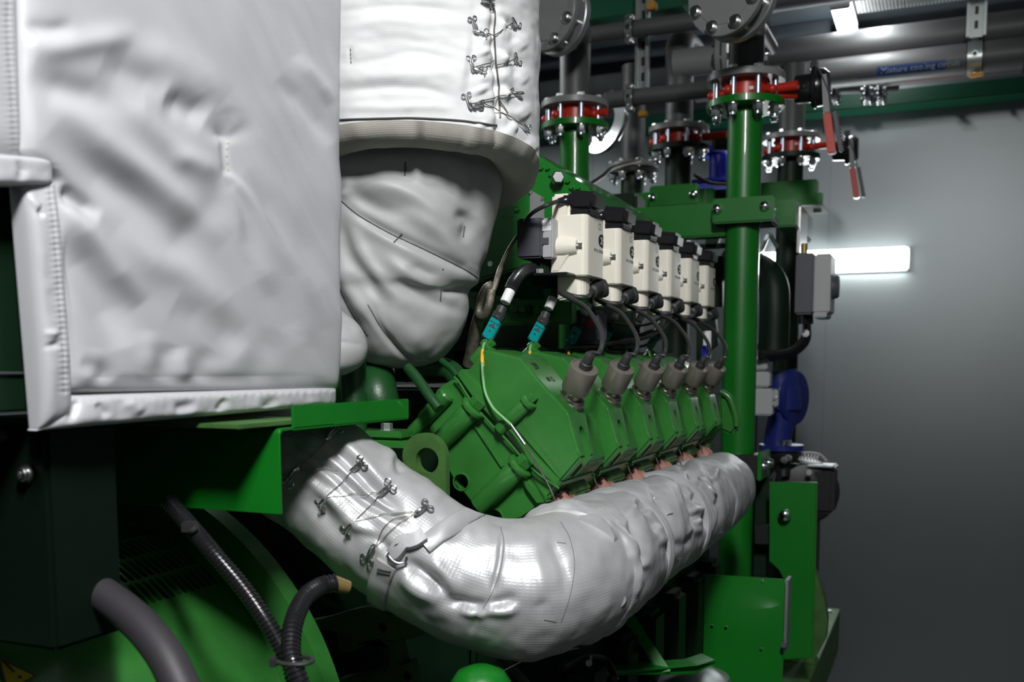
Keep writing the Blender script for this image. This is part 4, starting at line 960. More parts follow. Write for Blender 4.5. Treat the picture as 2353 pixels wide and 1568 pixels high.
# ================================================================ GENERATOR
Yf = 1.0
op = [aY(x, y, Yf) for x, y in ((470, 1172), (560, 1250), (620, 1320), (665, 1400), (720, 1500), (745, 1568))]
A_ = np.array([[p.x, p.z, 1] for p in op]); b_ = -np.array([p.x**2+p.z**2 for p in op]); s_ = np.linalg.lstsq(A_, b_, rcond=None)[0]
gx, gz = -s_[0]/2, -s_[1]/2; gR = sqrt(gx*gx+gz*gz-s_[2])
print('GEN', gx, gz, gR)
if not (.25 < gR < .7): gx, gz, gR = -1.02, .98, .37
gen = thing('generator', 'big round green generator housing with slotted vents at lower left', 'generator', (gx, .8, gz-gR))
ri = gR-.062
m = MB(); m.lathe((gx, Yf, gz), (0, 1, 0), [(ri-.03, 0), (gR, 0), (gR, .03), (ri-.03, .03)], 128); m.f += []
n0 = len(m.v)
o = O(m, 'flange_ring', 'head_green', gen)
def shell(r0, r1, ya, yb): 
    s = MB(); s.lathe((gx, ya, gz), (0, 1, 0), [(r0, 0), (r1, 0), (r1, yb-ya), (r0, yb-ya)], 160)
    n = 160; k = 3*n; s.f += [(k+i, k+(i+1) % n, (i+1) % n, i) for i in range(n)]; return s
m = shell(ri-.012, ri, .58, Yf+.001); hs = O(m, 'housing_shell', 'head_green', gen)
gbv = bvh_of(m)
# slot cutters: find angle / y range from the photograph's corners
def ang(p): return atan2(p.z-gz, p.x-gx)
pA = hit(gbv, 500, 1345)[0]; pB = hit(gbv, 285, 1398)[0]; pC = hit(gbv, 385, 1190)[0]
print('slots', [tuple(round(c, 3) for c in p) for p in (pA, pB, pC)], ang(pA), ang(pB), ang(pC))
km = MB(); aA = ang(pA); yA = pA.y; rows_ = 4; per = (pA.y-pB.y)/14; print('per', per)
dA = (ang(pC)-aA)/3.0
for r_ in range(rows_):
    a0 = aA+dA*r_+.006; a1 = aA+dA*(r_+1)-.006
    for k in range(17):
        y = yA-k*per; sh = []
        n_ = 10; w_ = per*.37
        mid = (a0+a1)/2; hl = (a1-a0)/2*ri
        u = V((cos(mid), 0, sin(mid))); tt = V((-sin(mid), 0, cos(mid)))
        c = V((gx, y, gz))+u*(ri+.02)
        out = [c+tt*(hl-w_)+tt*w_*sin(pi*q/8)+V((0, w_*cos(pi*q/8), 0)) for q in range(9)]+[c-tt*(hl-w_)-tt*w_*sin(pi*q/8)-V((0, w_*cos(pi*q/8), 0)) for q in range(9)]
        km.prism(out, -u*.05)
cut(hs, km)
m = MB(); m.lathe((gx, .64, gz), (0, 1, 0), [(0, 0), (ri-.04, 0), (ri-.04, .34), (0, .34)], 64); O(m, 'rotor_core', 'black', gen)
m = MB(); m.lathe((gx, .57, gz), (0, 1, 0), [(0, 0), (ri-.02, 0), (ri-.014, .01), (ri-.014, .06), (ri-.02, .06)], 128); O(m, 'end_bell', 'dark_green', gen)
gb2 = bvh_of(m)
# warning sign
gb2 = gbv; p = hit(gb2, 40, 1552)[0]
rx = (hit(gb2, 84, 1552, .0012)[0]-p).normalized(); n_ = hit(gb2, 40, 1552)[1]; rx = (rx-n_*rx.dot(n_)).normalized(); ry = n_.cross(rx)
if ry.z < 0: ry = -ry
sc_ = (hit(gb2, 82, 1552)[0]-hit(gb2, 6, 1552)[0]).length/76
def SG(x, y, o=.0008): return p+rx*((x-40)*sc_)-ry*((y-1552)*sc_)+n_*o
m = MB(); m.prism([SG(5, 1508, .001), SG(82, 1556, .001), SG(6, 1600, .001)], -n_*.0008); sg = O(m, 'warning_sticker', 'yellow', gen, label='yellow triangle warning sticker')
m = MB(); T3 = [SG(5, 1508, .0014), SG(82, 1556, .0014), SG(6, 1600, .0014)]; cc3 = (T3[0]+T3[1]+T3[2])/3
inn3 = [q.lerp(cc3, .12) for q in T3]; m.add(T3+inn3, [(0, 1, 4, 3), (1, 2, 5, 4), (2, 0, 3, 5)])
m.add([SG(9, 1516, .0016), SG(16, 1513, .0016), SG(35, 1545, .0016), SG(30, 1549, .0016)], [(0, 1, 2, 3)]); m.lathe(SG(42, 1560, .0012), n_, [(0, .0006), (4.2*sc_, .0006)], 16)
O(m, 'warning_mark', 'ink', sg, label='black border and exclamation mark')
# foreground hose
m = MB(); m.tube([aD(-60, 1215, .98), aD(60, 1265, .96), aD(190, 1338, .93), aD(300, 1415, .89), aD(375, 1500, .86), aD(425, 1600, .84)], .0160, 20)
top(m, 'thick_hose', 'hose', 'thick dark violet grey hose crossing the lower left corner', 'hose')
# conduits on the generator
m = MB(); m.tube([aD(385, 1150, 1.04), aD(420, 1190, 1.03), aD(480, 1260, 1.00), aD(545, 1335, .99), aD(600, 1410, .98), aD(645, 1485, .975), aD(668, 1530, .97), aD(682, 1600, .96)], .0088, 20, 10, ribs=(.0046, .0013))
top(m, 'corrugated_conduit', 'blackg', 'long ribbed black conduit running down over the generator flange', 'conduit')
m = MB(); m.tube([aD(770, 1340, 1.06), aD(735, 1348, 1.05), aD(700, 1375, 1.02), aD(675, 1430, .985), aD(668, 1490, .965), aD(675, 1530, .955), aD(700, 1600, .95)], .0098, 20, 10, ribs=(.0048, .0014))
top(m, 'corrugated_conduit', 'blackg', 'ribbed black conduit arching from the brass end under the silver elbow', 'conduit')
m = MB(); m.cyl(aD(765, 1341, 1.06), aD(800, 1350, 1.07), .009, .007, 16); top(m, 'conduit_fitting', 'brass', 'dull brass coloured fitting at the end of the arching conduit', 'fitting')
m = MB(); p = aD(672, 1517, .962)
for k in range(1): m.tube([p+V((.020*cos(t*2*pi/16)*1.05, 0, .0*t))+V((0, .014*sin(t*2*pi/16), .0)) for t in range(16)], .0024, 8, 0, closed=True)
m.box(p+V((-.012, -.014, 0)), (.007, .006, .008), None, .001); top(m, 'cable_tie', 'boot', 'black cable tie holding the two conduits together', 'cable tie')
m = MB(); m.box(aD(437, 1213, 1.005), (.016, .012, .012), None, .002); m.tube([aD(430, 1205, 1.01), aD(440, 1220, 1.0), aD(452, 1212, 1.0)], .003, 8); top(m, 'conduit_clip', 'boot', 'small black clip on the long ribbed conduit', 'clip')

# ================================================================ ENGINE BODY AND LOWER PARTS
m = MB(); m.bb(-1.50, -.60, 1.42, 2.42, .45, 1.28, .02); m.bb(-.66, -.50, 1.36, 2.40, .6, 1.12, .02)
for k in range(6): m.bb(-.52, -.46, 1.38+k*.175, 1.46+k*.175, .75, 1.05, .01)
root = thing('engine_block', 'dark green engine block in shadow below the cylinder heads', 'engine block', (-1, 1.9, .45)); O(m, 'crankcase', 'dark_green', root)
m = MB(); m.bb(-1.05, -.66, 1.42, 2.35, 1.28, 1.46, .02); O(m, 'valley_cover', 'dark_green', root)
m = MB()
for x, y in ((1188, 712), (1204, 712), (1239, 716), (1254, 716)): m.hexb(aY(x, y, 1.62), (0, -1, .1), .008, .012)
p = aY(1165, 690, 1.63); q = aY(1275, 745, 1.63); k = MB(); k.bb(p.x-.1, q.x+.03, 1.63, 1.66, q.z, p.z, .003); O(k, 'valley_crossbar', 'green', root); O(m, 'crossbar_bolt', 'green', root)
# flywheel housing casting
Yc_ = 1.16
root = thing('flywheel_casting', 'green cast bracket with windows under the silver elbow jacket', 'casting', aY(850, 1568, Yc_))
A = poly([(700, 1450), (760, 1420), (900, 1400), (1000, 1440), (935, 1480), (912, 1530), (930, 1620), (700, 1620), (740, 1560), (830, 1545), (896, 1530), (890, 1475), (850, 1468), (780, 1485)], Yc_)
m = MB(); m.prism(poly([(640, 1440), (735, 1425), (800, 1405), (845, 1395), (1010, 1440), (960, 1465), (900, 1480), (840, 1478), (760, 1452), (700, 1452)], Yc_), (0, .03, 0), .003)
m.prism(poly([(843, 1476), (905, 1470), (918, 1530), (935, 1525), (950, 1620), (700, 1620), (770, 1565), (880, 1545), (896, 1530), (893, 1490), (870, 1470)], Yc_), (0, .03, 0), .003)
m.prism(poly([(770, 1440), (800, 1436), (808, 1500), (775, 1505)], Yc_+.02), (0, .05, 0), .003)
o = O(m, 'cast_web', 'cast_green', root)
k_ = MB()
for x, y in ((880, 1440), (937, 1552), (800, 1470)): c = aY(x, y, Yc_-.02); k_.cyl(c, c+V((0, .08, 0)), .006, n=20)
m = MB()
for x, y in ((880, 1442), (937, 1555)): m = MB(); m.lathe(aY(x, y, Yc_), (0, -1, 0), [(.0065, .0), (.0065, .0006), (0, .0006)], 18); O(m, 'bolt_hole', 'black', root)
m = MB(); m.prism(poly([(640, 1330), (760, 1400), (880, 1480), (880, 1620), (600, 1620)], 1.32), (0, .03, 0), .003); m.prism(poly([(650, 1200), (720, 1230), (780, 1320), (700, 1330)], 1.32), (0, .03, 0), .003); top(m, 'flywheel_housing', 'dark_green', 'dark flywheel housing plate between generator ring and engine', 'housing')
m = MB(); c = aD(1105, 1600, 1.12); m.lathe(c-V((0, 0, .03)), (0, 0, 1), [(0, 0), (.034, 0), (.036, .03), (.034, .046), (.026, .058), (.012, .064), (0, .065)], 40); top(m, 'oil_filter', 'green', 'bright green rounded canister top at the bottom edge', 'filter')
m = MB(); c = aD(1575, 1640, 1.9); m.lathe(c, (0, 0, 1), [(0, 0), (.09, 0), (.09, .05), (.08, .075), (.05, .088), (0, .09)], 40); top(m, 'steel_dome', 'galv', 'pale metal dome at the bottom edge in front of the green plate', 'dome')
m = MB(); m.tube([aD(1150, 1515, 1.3), aD(1180, 1540, 1.28), aD(1215, 1580, 1.25)], .006, 12, 8, ribs=(.004, .001)); top(m, 'thin_conduit', 'boot', 'thin ribbed conduit in the dark below the silver jacket', 'conduit')
m = MB(); m.cyl(aD(1353, 1512, 1.5), aD(1353, 1525, 1.47), .005); top(m, 'small_fitting', 'steel', 'tiny shiny fitting in the dark below the manifold', 'fitting')
m = MB(); m.tube([aD(1395, 1520, 1.6), aD(1410, 1540, 1.55), aD(1420, 1560, 1.5)], .0012, 8); top(m, 'thin_wire', 'steel', 'short thin bare wire in the dark under the manifold', 'wire')
m = MB(); m.tube([aD(1290, 1535, 1.45), aD(1340, 1512, 1.5), aD(1390, 1518, 1.55), aD(1415, 1560, 1.5)], .006, 12); top(m, 'black_hose', 'black', 'black hose curving in the dark below the manifold jacket', 'hose')
# dark lower side panels right of the engine
m = MB(); p = aD(1440, 1405, 1.7); m.prism([aD(1420, 1410, 1.75), aD(1450, 1400, 1.75), aD(1545, 1545, 1.68), aD(1515, 1548, 1.68)], (-.02, .02, 0), .002)
m.prism([aD(1380, 1545, 1.6), aD(1600, 1530, 1.72), aD(1640, 1515, 1.8), aD(1650, 1522, 1.8), aD(1600, 1550, 1.72), aD(1380, 1556, 1.6)], (-.03, .03, 0), .002)
top(m, 'diagonal_strut', 'green', 'dark diagonal green strut below the manifold jacket', 'strut')
# pipes left of the heads, under the turbo jacket
for pts, r, l in (([(880, 960, 1.45), (865, 900, 1.45), (860, 850, 1.5)], .03, 'dark green pipe standing behind the tray lip'), ([(938, 846, 1.4), (960, 872, 1.38), (988, 912, 1.36), (1010, 940, 1.35)], .0075, 'slanting rough green pipe left of the nearest head'),
        ([(930, 855, 1.48), (980, 845, 1.5), (1030, 850, 1.5), (1060, 880, 1.48)], .016, 'curved dark green pipe under the baggy grey jacket'), ([(1015, 830, 1.44), (1040, 850, 1.42), (1052, 866, 1.41)], .005, 'short bright green stub pipe beside the nearest head')):
    m = MB(); m.tube([aD(*p) for p in pts], r, 20); top(m, 'coolant_pipe', 'mid_green', l, 'pipe')
m = MB(); m.cyl(aD(815, 1010, 1.42), aD(812, 830, 1.42), .018, n=28); top(m, 'upright_pipe', 'mid_green', 'upright green pipe between grey blanket and tray lip', 'pipe')
m = MB(); m.prism([aD(842, 850, 1.52), aD(875, 832, 1.52), aD(905, 850, 1.52), aD(842, 915, 1.52)], (0, .02, 0), .002); m.lathe(aD(770, 900, 1.5), (0, 1, 0), [(0, 0), (.03, 0), (.03, .02), (0, .02)], 40)
top(m, 'intake_flange', 'head_green', 'green flange plate behind the upright pipe', 'flange')
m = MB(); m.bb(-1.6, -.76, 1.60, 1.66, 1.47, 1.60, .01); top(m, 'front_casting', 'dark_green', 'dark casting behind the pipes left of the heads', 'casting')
# ================================================================ GREEN PLENUM BOX
root = thing('mixture_plenum', 'green sheet metal box with rows of studs behind the nearest coil', 'plenum', (-.9, 1.9, 1.55))
XB = -.82
YP = 1.74
P_ = lambda x, y, d=0: aY(x, y, YP+d)
out = [P_(1040, 250), P_(1243, 361), P_(1300, 398), P_(1356, 433), P_(1356, 640), P_(1205, 620), P_(1108, 647), P_(1040, 665)]
m = MB(); m.prism(out, (0, .45, 0), .003); O(m, 'box_body', 'green', root)
m = MB(); m.prism([P_(1140, 488, -.016), P_(1156, 493, -.016), P_(1200, 516, -.016), P_(1340, 590, -.016), P_(1340, 632, -.016), P_(1203, 616, -.016), P_(1100, 644, -.016)], (0, .02, 0), .004); O(m, 'side_rib', 'green', root)
dg = (P_(1356, 433)-P_(1243, 361)); L_ = dg.length; dg.normalize(); dn_ = V((dg.z, 0, -dg.x)); dn_ = dn_ if dn_.z < 0 else -dn_
k_n = 0
for k in range(9):
    p = P_(1243, 361)+dg*(.012+k*(L_-.02)/8)+dn_*(.010 if k % 2 else .016)
    m = MB(); m.lathe(p, (0, -1, 0), [(0, 0), (.0045, 0), (.0045, .003), (.0036, .006), (0, .006)], 14); O(m, 'box_stud', 'green', root)
for x, y in ((1188, 482), (1202, 398), (1184, 505)): m = MB(); m.lathe(P_(x, y), (0, -1, 0), [(0, 0), (.006, 0), (.006, .004), (.004, .006), (0, .006)], 14); O(m, 'box_stud', 'green', root)
m = MB(); p = P_(1276, 413); m.lathe(p, (.5, -.8, 0), [(0, 0), (.006, 0), (.006, .012), (.0125, .013), (.0125, .026), (.010, .028), (0, .028)], 6); O(m, 'plug_bolt', 'steel', root)
m = MB(); m.prism([P_(1217, 436, -.004), P_(1250, 455, -.004), P_(1250, 530, -.004), P_(1217, 520, -.004)], (0, .003, 0), .001); O(m, 'grey_bracket', 'pipe_flange', root)
for x, y in ((1220, 442), (1247, 457)): m = MB(); m.lathe(P_(x, y, -.004), (0, -1, 0), [(0, 0), (.004, 0), (.003, .003), (0, .003)], 12); O(m, 'bracket_screw', 'steel', root)
m = MB(); p = aY(1129, 607, 1.70); m.lathe(p, (0, -1, 0), [(0, 0), (.006, 0), (.005, .006), (0, .006)], 12); O(m, 'bracket_screw', 'steel', root)
m = MB(); Q_ = lambda x, y: aY(x, y, 1.62); m.prism([Q_(1060, 668), Q_(1098, 676), Q_(1100, 760), Q_(1072, 838), Q_(1000, 850)], (0, .1, 0), .006); top(m, 'timing_cover', 'head_green', 'green casting edge between the baggy jacket and the braided strap', 'casting')
m = MB(); m.prism([V((-.80, 1.60, 1.467)), V((-.62, 1.60, 1.467)), V((-.62, 1.60, 1.53)), V((-.80, 1.60, 1.53))], (0, .9, 0), .004); top(m, 'intake_rail', 'dark_green', 'dark green rail in the valley behind the teal plugs', 'rail')

# ================================================================ COLUMNS AND VALVES
RP = .04445
def pos(px, py, D): return aD(px, py, D)
def column_set(px, yu, yl, D, lower_to, upper_to, gmat, labels, nst=8, handle=True, neck=0., Rf=.10):
    """yu, yl: pixel rows of the grey flange and the green flange at the pipe"""
    cu = aD(px, yu, D); cl = aY(px, yl, cu.y); x, y = cu.x, cu.y
    cl = V((x, y, aY(px, yl, y).z)); zu, zl = cu.z, cl.z
    g = thing('green_pipe', labels[0], 'pipe', (x, y, lower_to))
    m = MB(); m.cyl((x, y, lower_to), (x, y, zl-.006), RP, n=48); O(m, 'pipe_tube', gmat, g)
    m = MB(); m.lathe((x, y, zl-.010), (0, 0, 1), [(RP-.01, 0), (Rf-.001, 0), (Rf, .001), (Rf, .017), (Rf-.001, .018), (RP-.01, .018)], 64); O(m, 'pipe_flange', gmat, g)
    u = thing('grey_pipe', labels[1], 'pipe', (x, y, zu))
    m = MB(); m.lathe((x, y, zu-.009), (0, 0, 1), [(RP-.01, 0), (Rf-.001, 0), (Rf, .001), (Rf, .017), (Rf-.001, .018), (RP-.01, .018)], 64); O(m, 'pipe_flange', 'pipe_flange', u)
    m = MB(); m.cyl((x, y, zu), (x, y, upper_to), RP+.001, n=48); O(m, 'pipe_tube', 'pipe', u)
    v = None
    if labels[2]:
        v = thing('butterfly_valve', labels[2], 'valve', (x, y, zl))
        m = MB(); h = zu-zl-.018
        m.lathe((x, y, zl+.008), (0, 0, 1), [(RP-.01, 0), (.062, 0), (.060, .004), (.056, .006), (.056, h-.006), (.060, h-.003), (.062, h), (RP-.01, h)], 48)
        mz = (zu+zl)/2
        m.cyl((x, y, mz), (x+.135+neck, y-.02, mz), .012, n=20)
        for ux, uy in ((-.08, -.035), (.075, -.045), (-.03, -.08), (.03, .08)):
            a_ = V((x, y, mz-.004)); b_ = V((x+ux, y+uy, mz-.008)); m.tube([a_, a_.lerp(b_, .6)+V((0, 0, .004)), b_], .0115, 12); m.sph(b_, .0125, 12)
        O(m, 'valve_body', 'red', v)
        m = MB(); p = aY(px+12, (yu+yl)/2-12, y-.0575); m.box((p.x, p.y+.0015, p.z), (.011, .002, .008)); O(m, 'valve_label', 'label_white', v)
    own = v or g
    m_s = []
    for k in range(nst):
        t = 2*pi*(k+.5)/nst+.18
        p = V((x+.080*cos(t), y+.080*sin(t), 0))
        s = MB(); s.cyl(p+V((0, 0, zl-.038)), p+V((0, 0, zu+.014)), .0078, n=14); so = O(s, 'flange_stud', 'stud', own)
        for zz_, dz_, h_ in ((zu+.009, 1, .010), (zl-.010, -1, .022)): s = MB(); s.hexb(p+V((0, 0, zz_)), (0, 0, dz_), .0125, h_); O(s, 'stud_nut', 'steel', so)
    return x, y, zu, zl, v
COLL = {}
x1c, y1c, zu1, zl1, v1 = column_set(1714, 184, 243, 2.6, .05, 2.44, 'green', ('tall thick green pipe standing right of the cream coils', 'grey flanged pipe above the red valve on the tall green pipe', 'nearest red butterfly valve on top of the tall green pipe'))
x2c, y2c, zu2, zl2, v2 = column_set(1321, 244, 293, 2.97, .05, 2.46, 'green', ('green pipe with flange just right of the white laced jacket', 'grey pipe leading up behind the left blind flange', 'red butterfly valve just right of the white laced jacket'), neck=-.03)
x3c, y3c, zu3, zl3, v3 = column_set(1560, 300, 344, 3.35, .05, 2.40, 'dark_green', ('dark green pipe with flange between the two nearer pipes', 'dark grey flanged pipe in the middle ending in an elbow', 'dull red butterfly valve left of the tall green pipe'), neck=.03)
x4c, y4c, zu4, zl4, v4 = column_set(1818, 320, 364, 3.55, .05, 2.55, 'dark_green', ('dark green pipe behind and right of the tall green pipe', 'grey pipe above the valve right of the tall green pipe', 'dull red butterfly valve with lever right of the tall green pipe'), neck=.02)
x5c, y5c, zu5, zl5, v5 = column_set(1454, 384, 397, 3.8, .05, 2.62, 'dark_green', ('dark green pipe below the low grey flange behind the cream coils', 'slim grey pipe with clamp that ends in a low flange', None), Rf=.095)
# gear heads with levers
def gear(v, cx, cy, D, lever, D2, back=True):
    c = aD(cx, cy, D); m = MB()
    m.lathe(c+V((-.035, 0, 0)), (1, 0, 0), [(0, 0), (.033, 0), (.035, .003), (.036, .04), (.050, .042), (.052, .046), (.052, .052), (.048, .055), (.046, .072), (.034, .085), (0, .086)], 28)
    m.box(c+V((.012, -.01, .052)), (.02, .02, .022), None, .003); O(m, 'gear_head', 'blackg', v)
    (xa, ya), (xm, ym), (xb, yb) = lever
    a, b, e = aD(xa, ya, D2), aD(xm, ym, D2), aD(xb, yb, D2); m = MB()
    d = (b-a).normalized(); n_ = V((0, -1, 0)); s = d.cross(n_).normalized()
    h = MB(); h.prism([a-s*.006, a+s*.006, b+s*.008, b-s*.008], (0, .03, 0), .001); L = O(h, 'lever_arm', 'pipe_flange', v)
    h = MB(); h.prism([b-s*.0095, b+s*.0095, e+s*.010, e-s*.010], (0, .028, 0), .003); O(h, 'lever_grip', 'red', L, label='red lever grip')
    h = MB(); t0 = b-s*.017; t1 = e-s*.020
    h.prism([t0-s*.006, t0+s*.003, t1+s*.003, t1-s*.007], (0, .016, 0), .002)
    for k in range(12): p = t0.lerp(t1, (k+.5)/12)-s*.007; h.sph(p+V((0, .008, 0)), .0035, 8)
    h.tube([a+V((-.01, 0, .01)), t0.lerp(a, .5), t0], .002, 8); O(h, 'lever_trigger', 'dgrey', L)
gear(v1, 1860, 203, 2.58, ((1893, 170), (1899, 258), (1911, 352)), 2.50)
gear(v4, 1938, 345, 3.5, ((1955, 320), (1958, 385), (1968, 455)), 3.42)
m = MB(); m.cyl(aD(1770, 215, 2.58), aD(1832, 215, 2.57), .014, n=20); O(m, 'valve_neck', 'red', v1)
m = MB(); m.cyl(aD(1640, 325, 3.33), aD(1672, 325, 3.33), .030, n=20); O(m, 'neck_sleeve', 'black', v3)

# blind flanges on tees
def blind(cx, cy, xc, yc, zc, Yf, label, R=.10):
    dd = ray(cx, cy); Yf = dd.y*xc/dd.x; c = aY(cx, cy, Yf); print('blind', Yf, yc); root = thing('blind_flange', label, 'flange', (c.x, Yf, c.z-R))
    m = MB(); aa = V((.34, .94, 0)).normalized(); m.lathe((c.x, Yf, c.z), aa, [(0, 0), (.074, 0), (.0745, .0015), (R-.002, .002), (R, .004), (R, .018), (R-.002, .020), (0, .020)], 80); O(m, 'cover_disc', 'pipe_flange', root, label='flat grey cover disc')
    m = MB(); m.lathe(V((c.x, Yf, c.z))+aa*.050, aa, [(.04, 0), (R-.001, 0), (R+.001, .002), (R+.001, .020), (R-.001, .022), (.04, .022)], 80); O(m, 'weld_flange', 'alu', root)
    m = MB(); m.cyl(V((c.x, Yf, c.z))+aa*.06, (xc+.005, yc, c.z), RP, n=40); O(m, 'branch_pipe', 'pipe', root)
    for k in range(8):
        t = 2*pi*(k+.5)/8; ub, vb, _ = basis(aa); p = V((c.x, Yf, c.z))+(ub*cos(t)+vb*sin(t))*.082
        s = MB(); s.lathe(p, -aa, [(0, 0), (.016, 0), (.016, .0015), (.0125, .002), (.0125, .010), (.010, .012), (0, .012)], 6 if 0 else 18); s.cyl(p, p+aa*.09, .007, n=12); s.hexb(p+aa*.072, aa, .013, .012); O(s, 'flange_bolt', 'steel', root)
blind(1254, 28, x2c, y2c, 0, 2.30, 'grey blind flange with bolts at the top edge beside the white laced jacket')
blind(1664, -22, x1c, y1c, 0, 2.16, 'grey blind flange with bolts at the top edge above the nearest red valve')
# side flange edges and nuts in the middle
m = MB(); c = aD(1655, 135, 3.25); m.lathe(c, (1, 0, 0), [(.04, 0), (.09, 0), (.09, .016), (.04, .016)], 48); m.lathe(c+V((.022, 0, 0)), (1, 0, 0), [(.04, 0), (.09, 0), (.09, .016), (.04, .016)], 48); m.cyl(c+V((-.15, 0, 0)), c, .045, n=32)
root = thing('side_flange', 'pair of grey flanges seen on edge left of the upper grey pipe', 'flange', c); O(m, 'flange_pair', 'pipe_flange', root)
for k in range(8):
    t = 2*pi*(k+.3)/8; p = c+V((0, .075*cos(t), .075*sin(t))); s = MB(); s.hexb(p, (-1, 0, 0), .012, .011); s.cyl(p, p+V((.04, 0, 0)), .007, n=10); s.hexb(p+V((.038, 0, 0)), (1, 0, 0), .012, .011); O(s, 'flange_bolt', 'steel', root)
m = MB(); c = aD(1770, 110, 2.9); m.lathe(c+V((-.03, 0, 0)), (1, 0, 0), [(0, 0), (.055, 0), (.055, .014), (0, .014)], 40); m.cyl(c, V((x1c, y1c, c.z)), .022, n=20)
root = thing('side_flange', 'small dark flange with bolts right of the nearest upper grey pipe', 'flange', c); O(m, 'flange_ring', 'dgrey', root)
for dz in (-.06, -.02, .025, .055): s = MB(); s.hexb(c+V((-.01, -.05, dz)), (1, -.3, 0), .011, .014); O(s, 'flange_bolt', 'steel', root)
# tees / elbow of the middle pipe
m = MB(); c = aD(1560, 120, 3.35); m.tube([V((x3c, y3c, 2.38)), V((x3c, y3c, 2.45)), c+V((0, .01, .02)), c+V((0, .10, .05)), c+V((0, .3, .05))], .046, 32, 8); top(m, 'pipe_elbow', 'pipe', 'dark grey elbow on top of the middle pipe', 'pipe elbow')
# chrome ring and blue valve behind
m = MB(); c = aD(1395, 285, 3.6); m.lathe(c, (-.5, -.85, .2), [(.06, 0), (.11, 0), (.112, .003), (.112, .02), (.06, .02)], 64); top(m, 'polished_flange', 'chrome', 'shiny flange ring behind the left red valve', 'flange')
m = MB(); c = aD(1650, 395, 3.9); m.cyl(c+V((0, 0, -.04)), c+V((0, 0, .07)), .035, n=28); m.lathe(c+V((0, 0, -.065)), (0, 0, 1), [(0, 0), (.14, 0), (.145, .008), (.14, .02), (.03, .03), (0, .03)], 48); m.lathe(c+V((0, 0, .06)), (0, 0, 1), [(0, 0), (.11, .01), (.115, .02), (0, .022)], 48); m.cyl((c.x+.08, c.y+.03, 0), (c.x+.08, c.y+.03, c.z-.05), .02, n=16); top(m, 'blue_pump', 'blue2', 'bright blue flanged pump part glimpsed left of the tall green pipe', 'pump')
m = MB(); m.tube([aD(1350, 428, 3.2), aD(1385, 405, 3.3), aD(1410, 385, 3.4), aD(1470, 368, 3.5)], .007, 12); top(m, 'sensor_line', 'dkmetal', 'thin dark line rising from the green stud box to the low grey flange', 'line')
m = MB(); m.tube([aD(1595, 402, 3.4), aD(1630, 420, 3.45), aD(1670, 424, 3.5)], .006, 12); top(m, 'sensor_line', 'dkmetal', 'thin dark line in front of the bright blue pump part', 'line')

# ================================================================ TRANSVERSE PIPES
def hpipe(ptA, ptB, Y, r, name, m_, label):
    a = aY(*ptA, Y); b = aY(*ptB, Y); z = (a.z+b.z)/2
    m = MB(); m.cyl((a.x, Y, z), (b.x, Y, z), r, n=40); return top(m, name, m_, label, 'pipe'), z
hpipe((1250, 90), (1720, 37), 3.25, .027, 'horizontal_pipe', 'pipe', 'upper slim grey horizontal pipe crossing behind the blind flanges')
hpipe((1390, 235), (1720, 192), 3.25, .0265, 'horizontal_pipe', 'pipe', 'lower slim dark grey horizontal pipe behind the strut')
_, zp1 = hpipe((1600, 155), (2600, 25), 4.25, .0600, 'horizontal_pipe', 'pipe', 'thick grey horizontal pipe, upper of the pair at the top right')
_, zp2 = hpipe((1600, 205), (2600, 92), 4.22, .0560, 'horizontal_pipe', 'pipe', 'thick grey horizontal pipe with the blue label, lower of the pair at the top right')
m = MB(); a = aY(1760, 12, 3.9); m.cyl((a.x-.6, 3.9, a.z), (.9, 3.9, a.z+.02), .036, n=32); top(m, 'horizontal_pipe', 'pipe', 'dark pipe running along the very top edge above the ceiling lamp', 'pipe')
a = aY(1800, 232, 4.3); m = MB(); m.cyl((a.x-.2, 4.45, aY(1900, 196, 4.45).z), (.9, 4.45, aY(1900, 196, 4.45).z), .030, n=32); top(m, 'horizontal_pipe', 'pipe', 'slim grey pipe with the red label below the thick pair', 'pipe')
# pipe labels
def pipe_label(x0p, x1p, yy, Y, R, zc, a0, a1, m_, txt, label, size):
    A = aY(x0p, yy, Y-R); B = aY(x1p, yy-20, Y-R); m = MB(); n = 10; RR = R+.0006
    def Wp(x, t): an = radians(a0+(a1-a0)*t); return V((x, Y-RR*cos(an), zc+RR*sin(an)))
    vs = []; fs = []
    for i in range(n+1): vs += [Wp(A.x, i/n), Wp(B.x, i/n)]
    for i in range(n): fs.append((2*i, 2*i+1, 2*i+3, 2*i+2))
    if txt: m.add([Wp(A.x, .0), Wp(A.x, 1), Wp(A.x-.07, 0)], [(0, 1, 2)])
    m.add(vs, fs); root = thing('pipe_label', label, 'label', (A.x, Y-RR, zc)); O(m, 'label_film', m_, root)
    if txt:
        RR += .0004; h = R*radians(abs(a1-a0)); t = text_mb(txt, size, lambda x, y: Wp(A.x+.012+x, .30+y/h)); O(t, 'label_text', 'inkw', root)
pipe_label(2015, 2172, 165, 4.22, .056, zp2, -46, -8, 'label_blue', 'Mixture cooling circuit', 'dark blue pipe label reading Mixture cooling circuit', .030)
zz = aY(1900, 196, 4.45).z
pipe_label(2080, 2200, 185, 4.45, .030, zz, -55, 5, 'label_red', None, 'dark red pipe label on the slim pipe below the thick pair', .02)
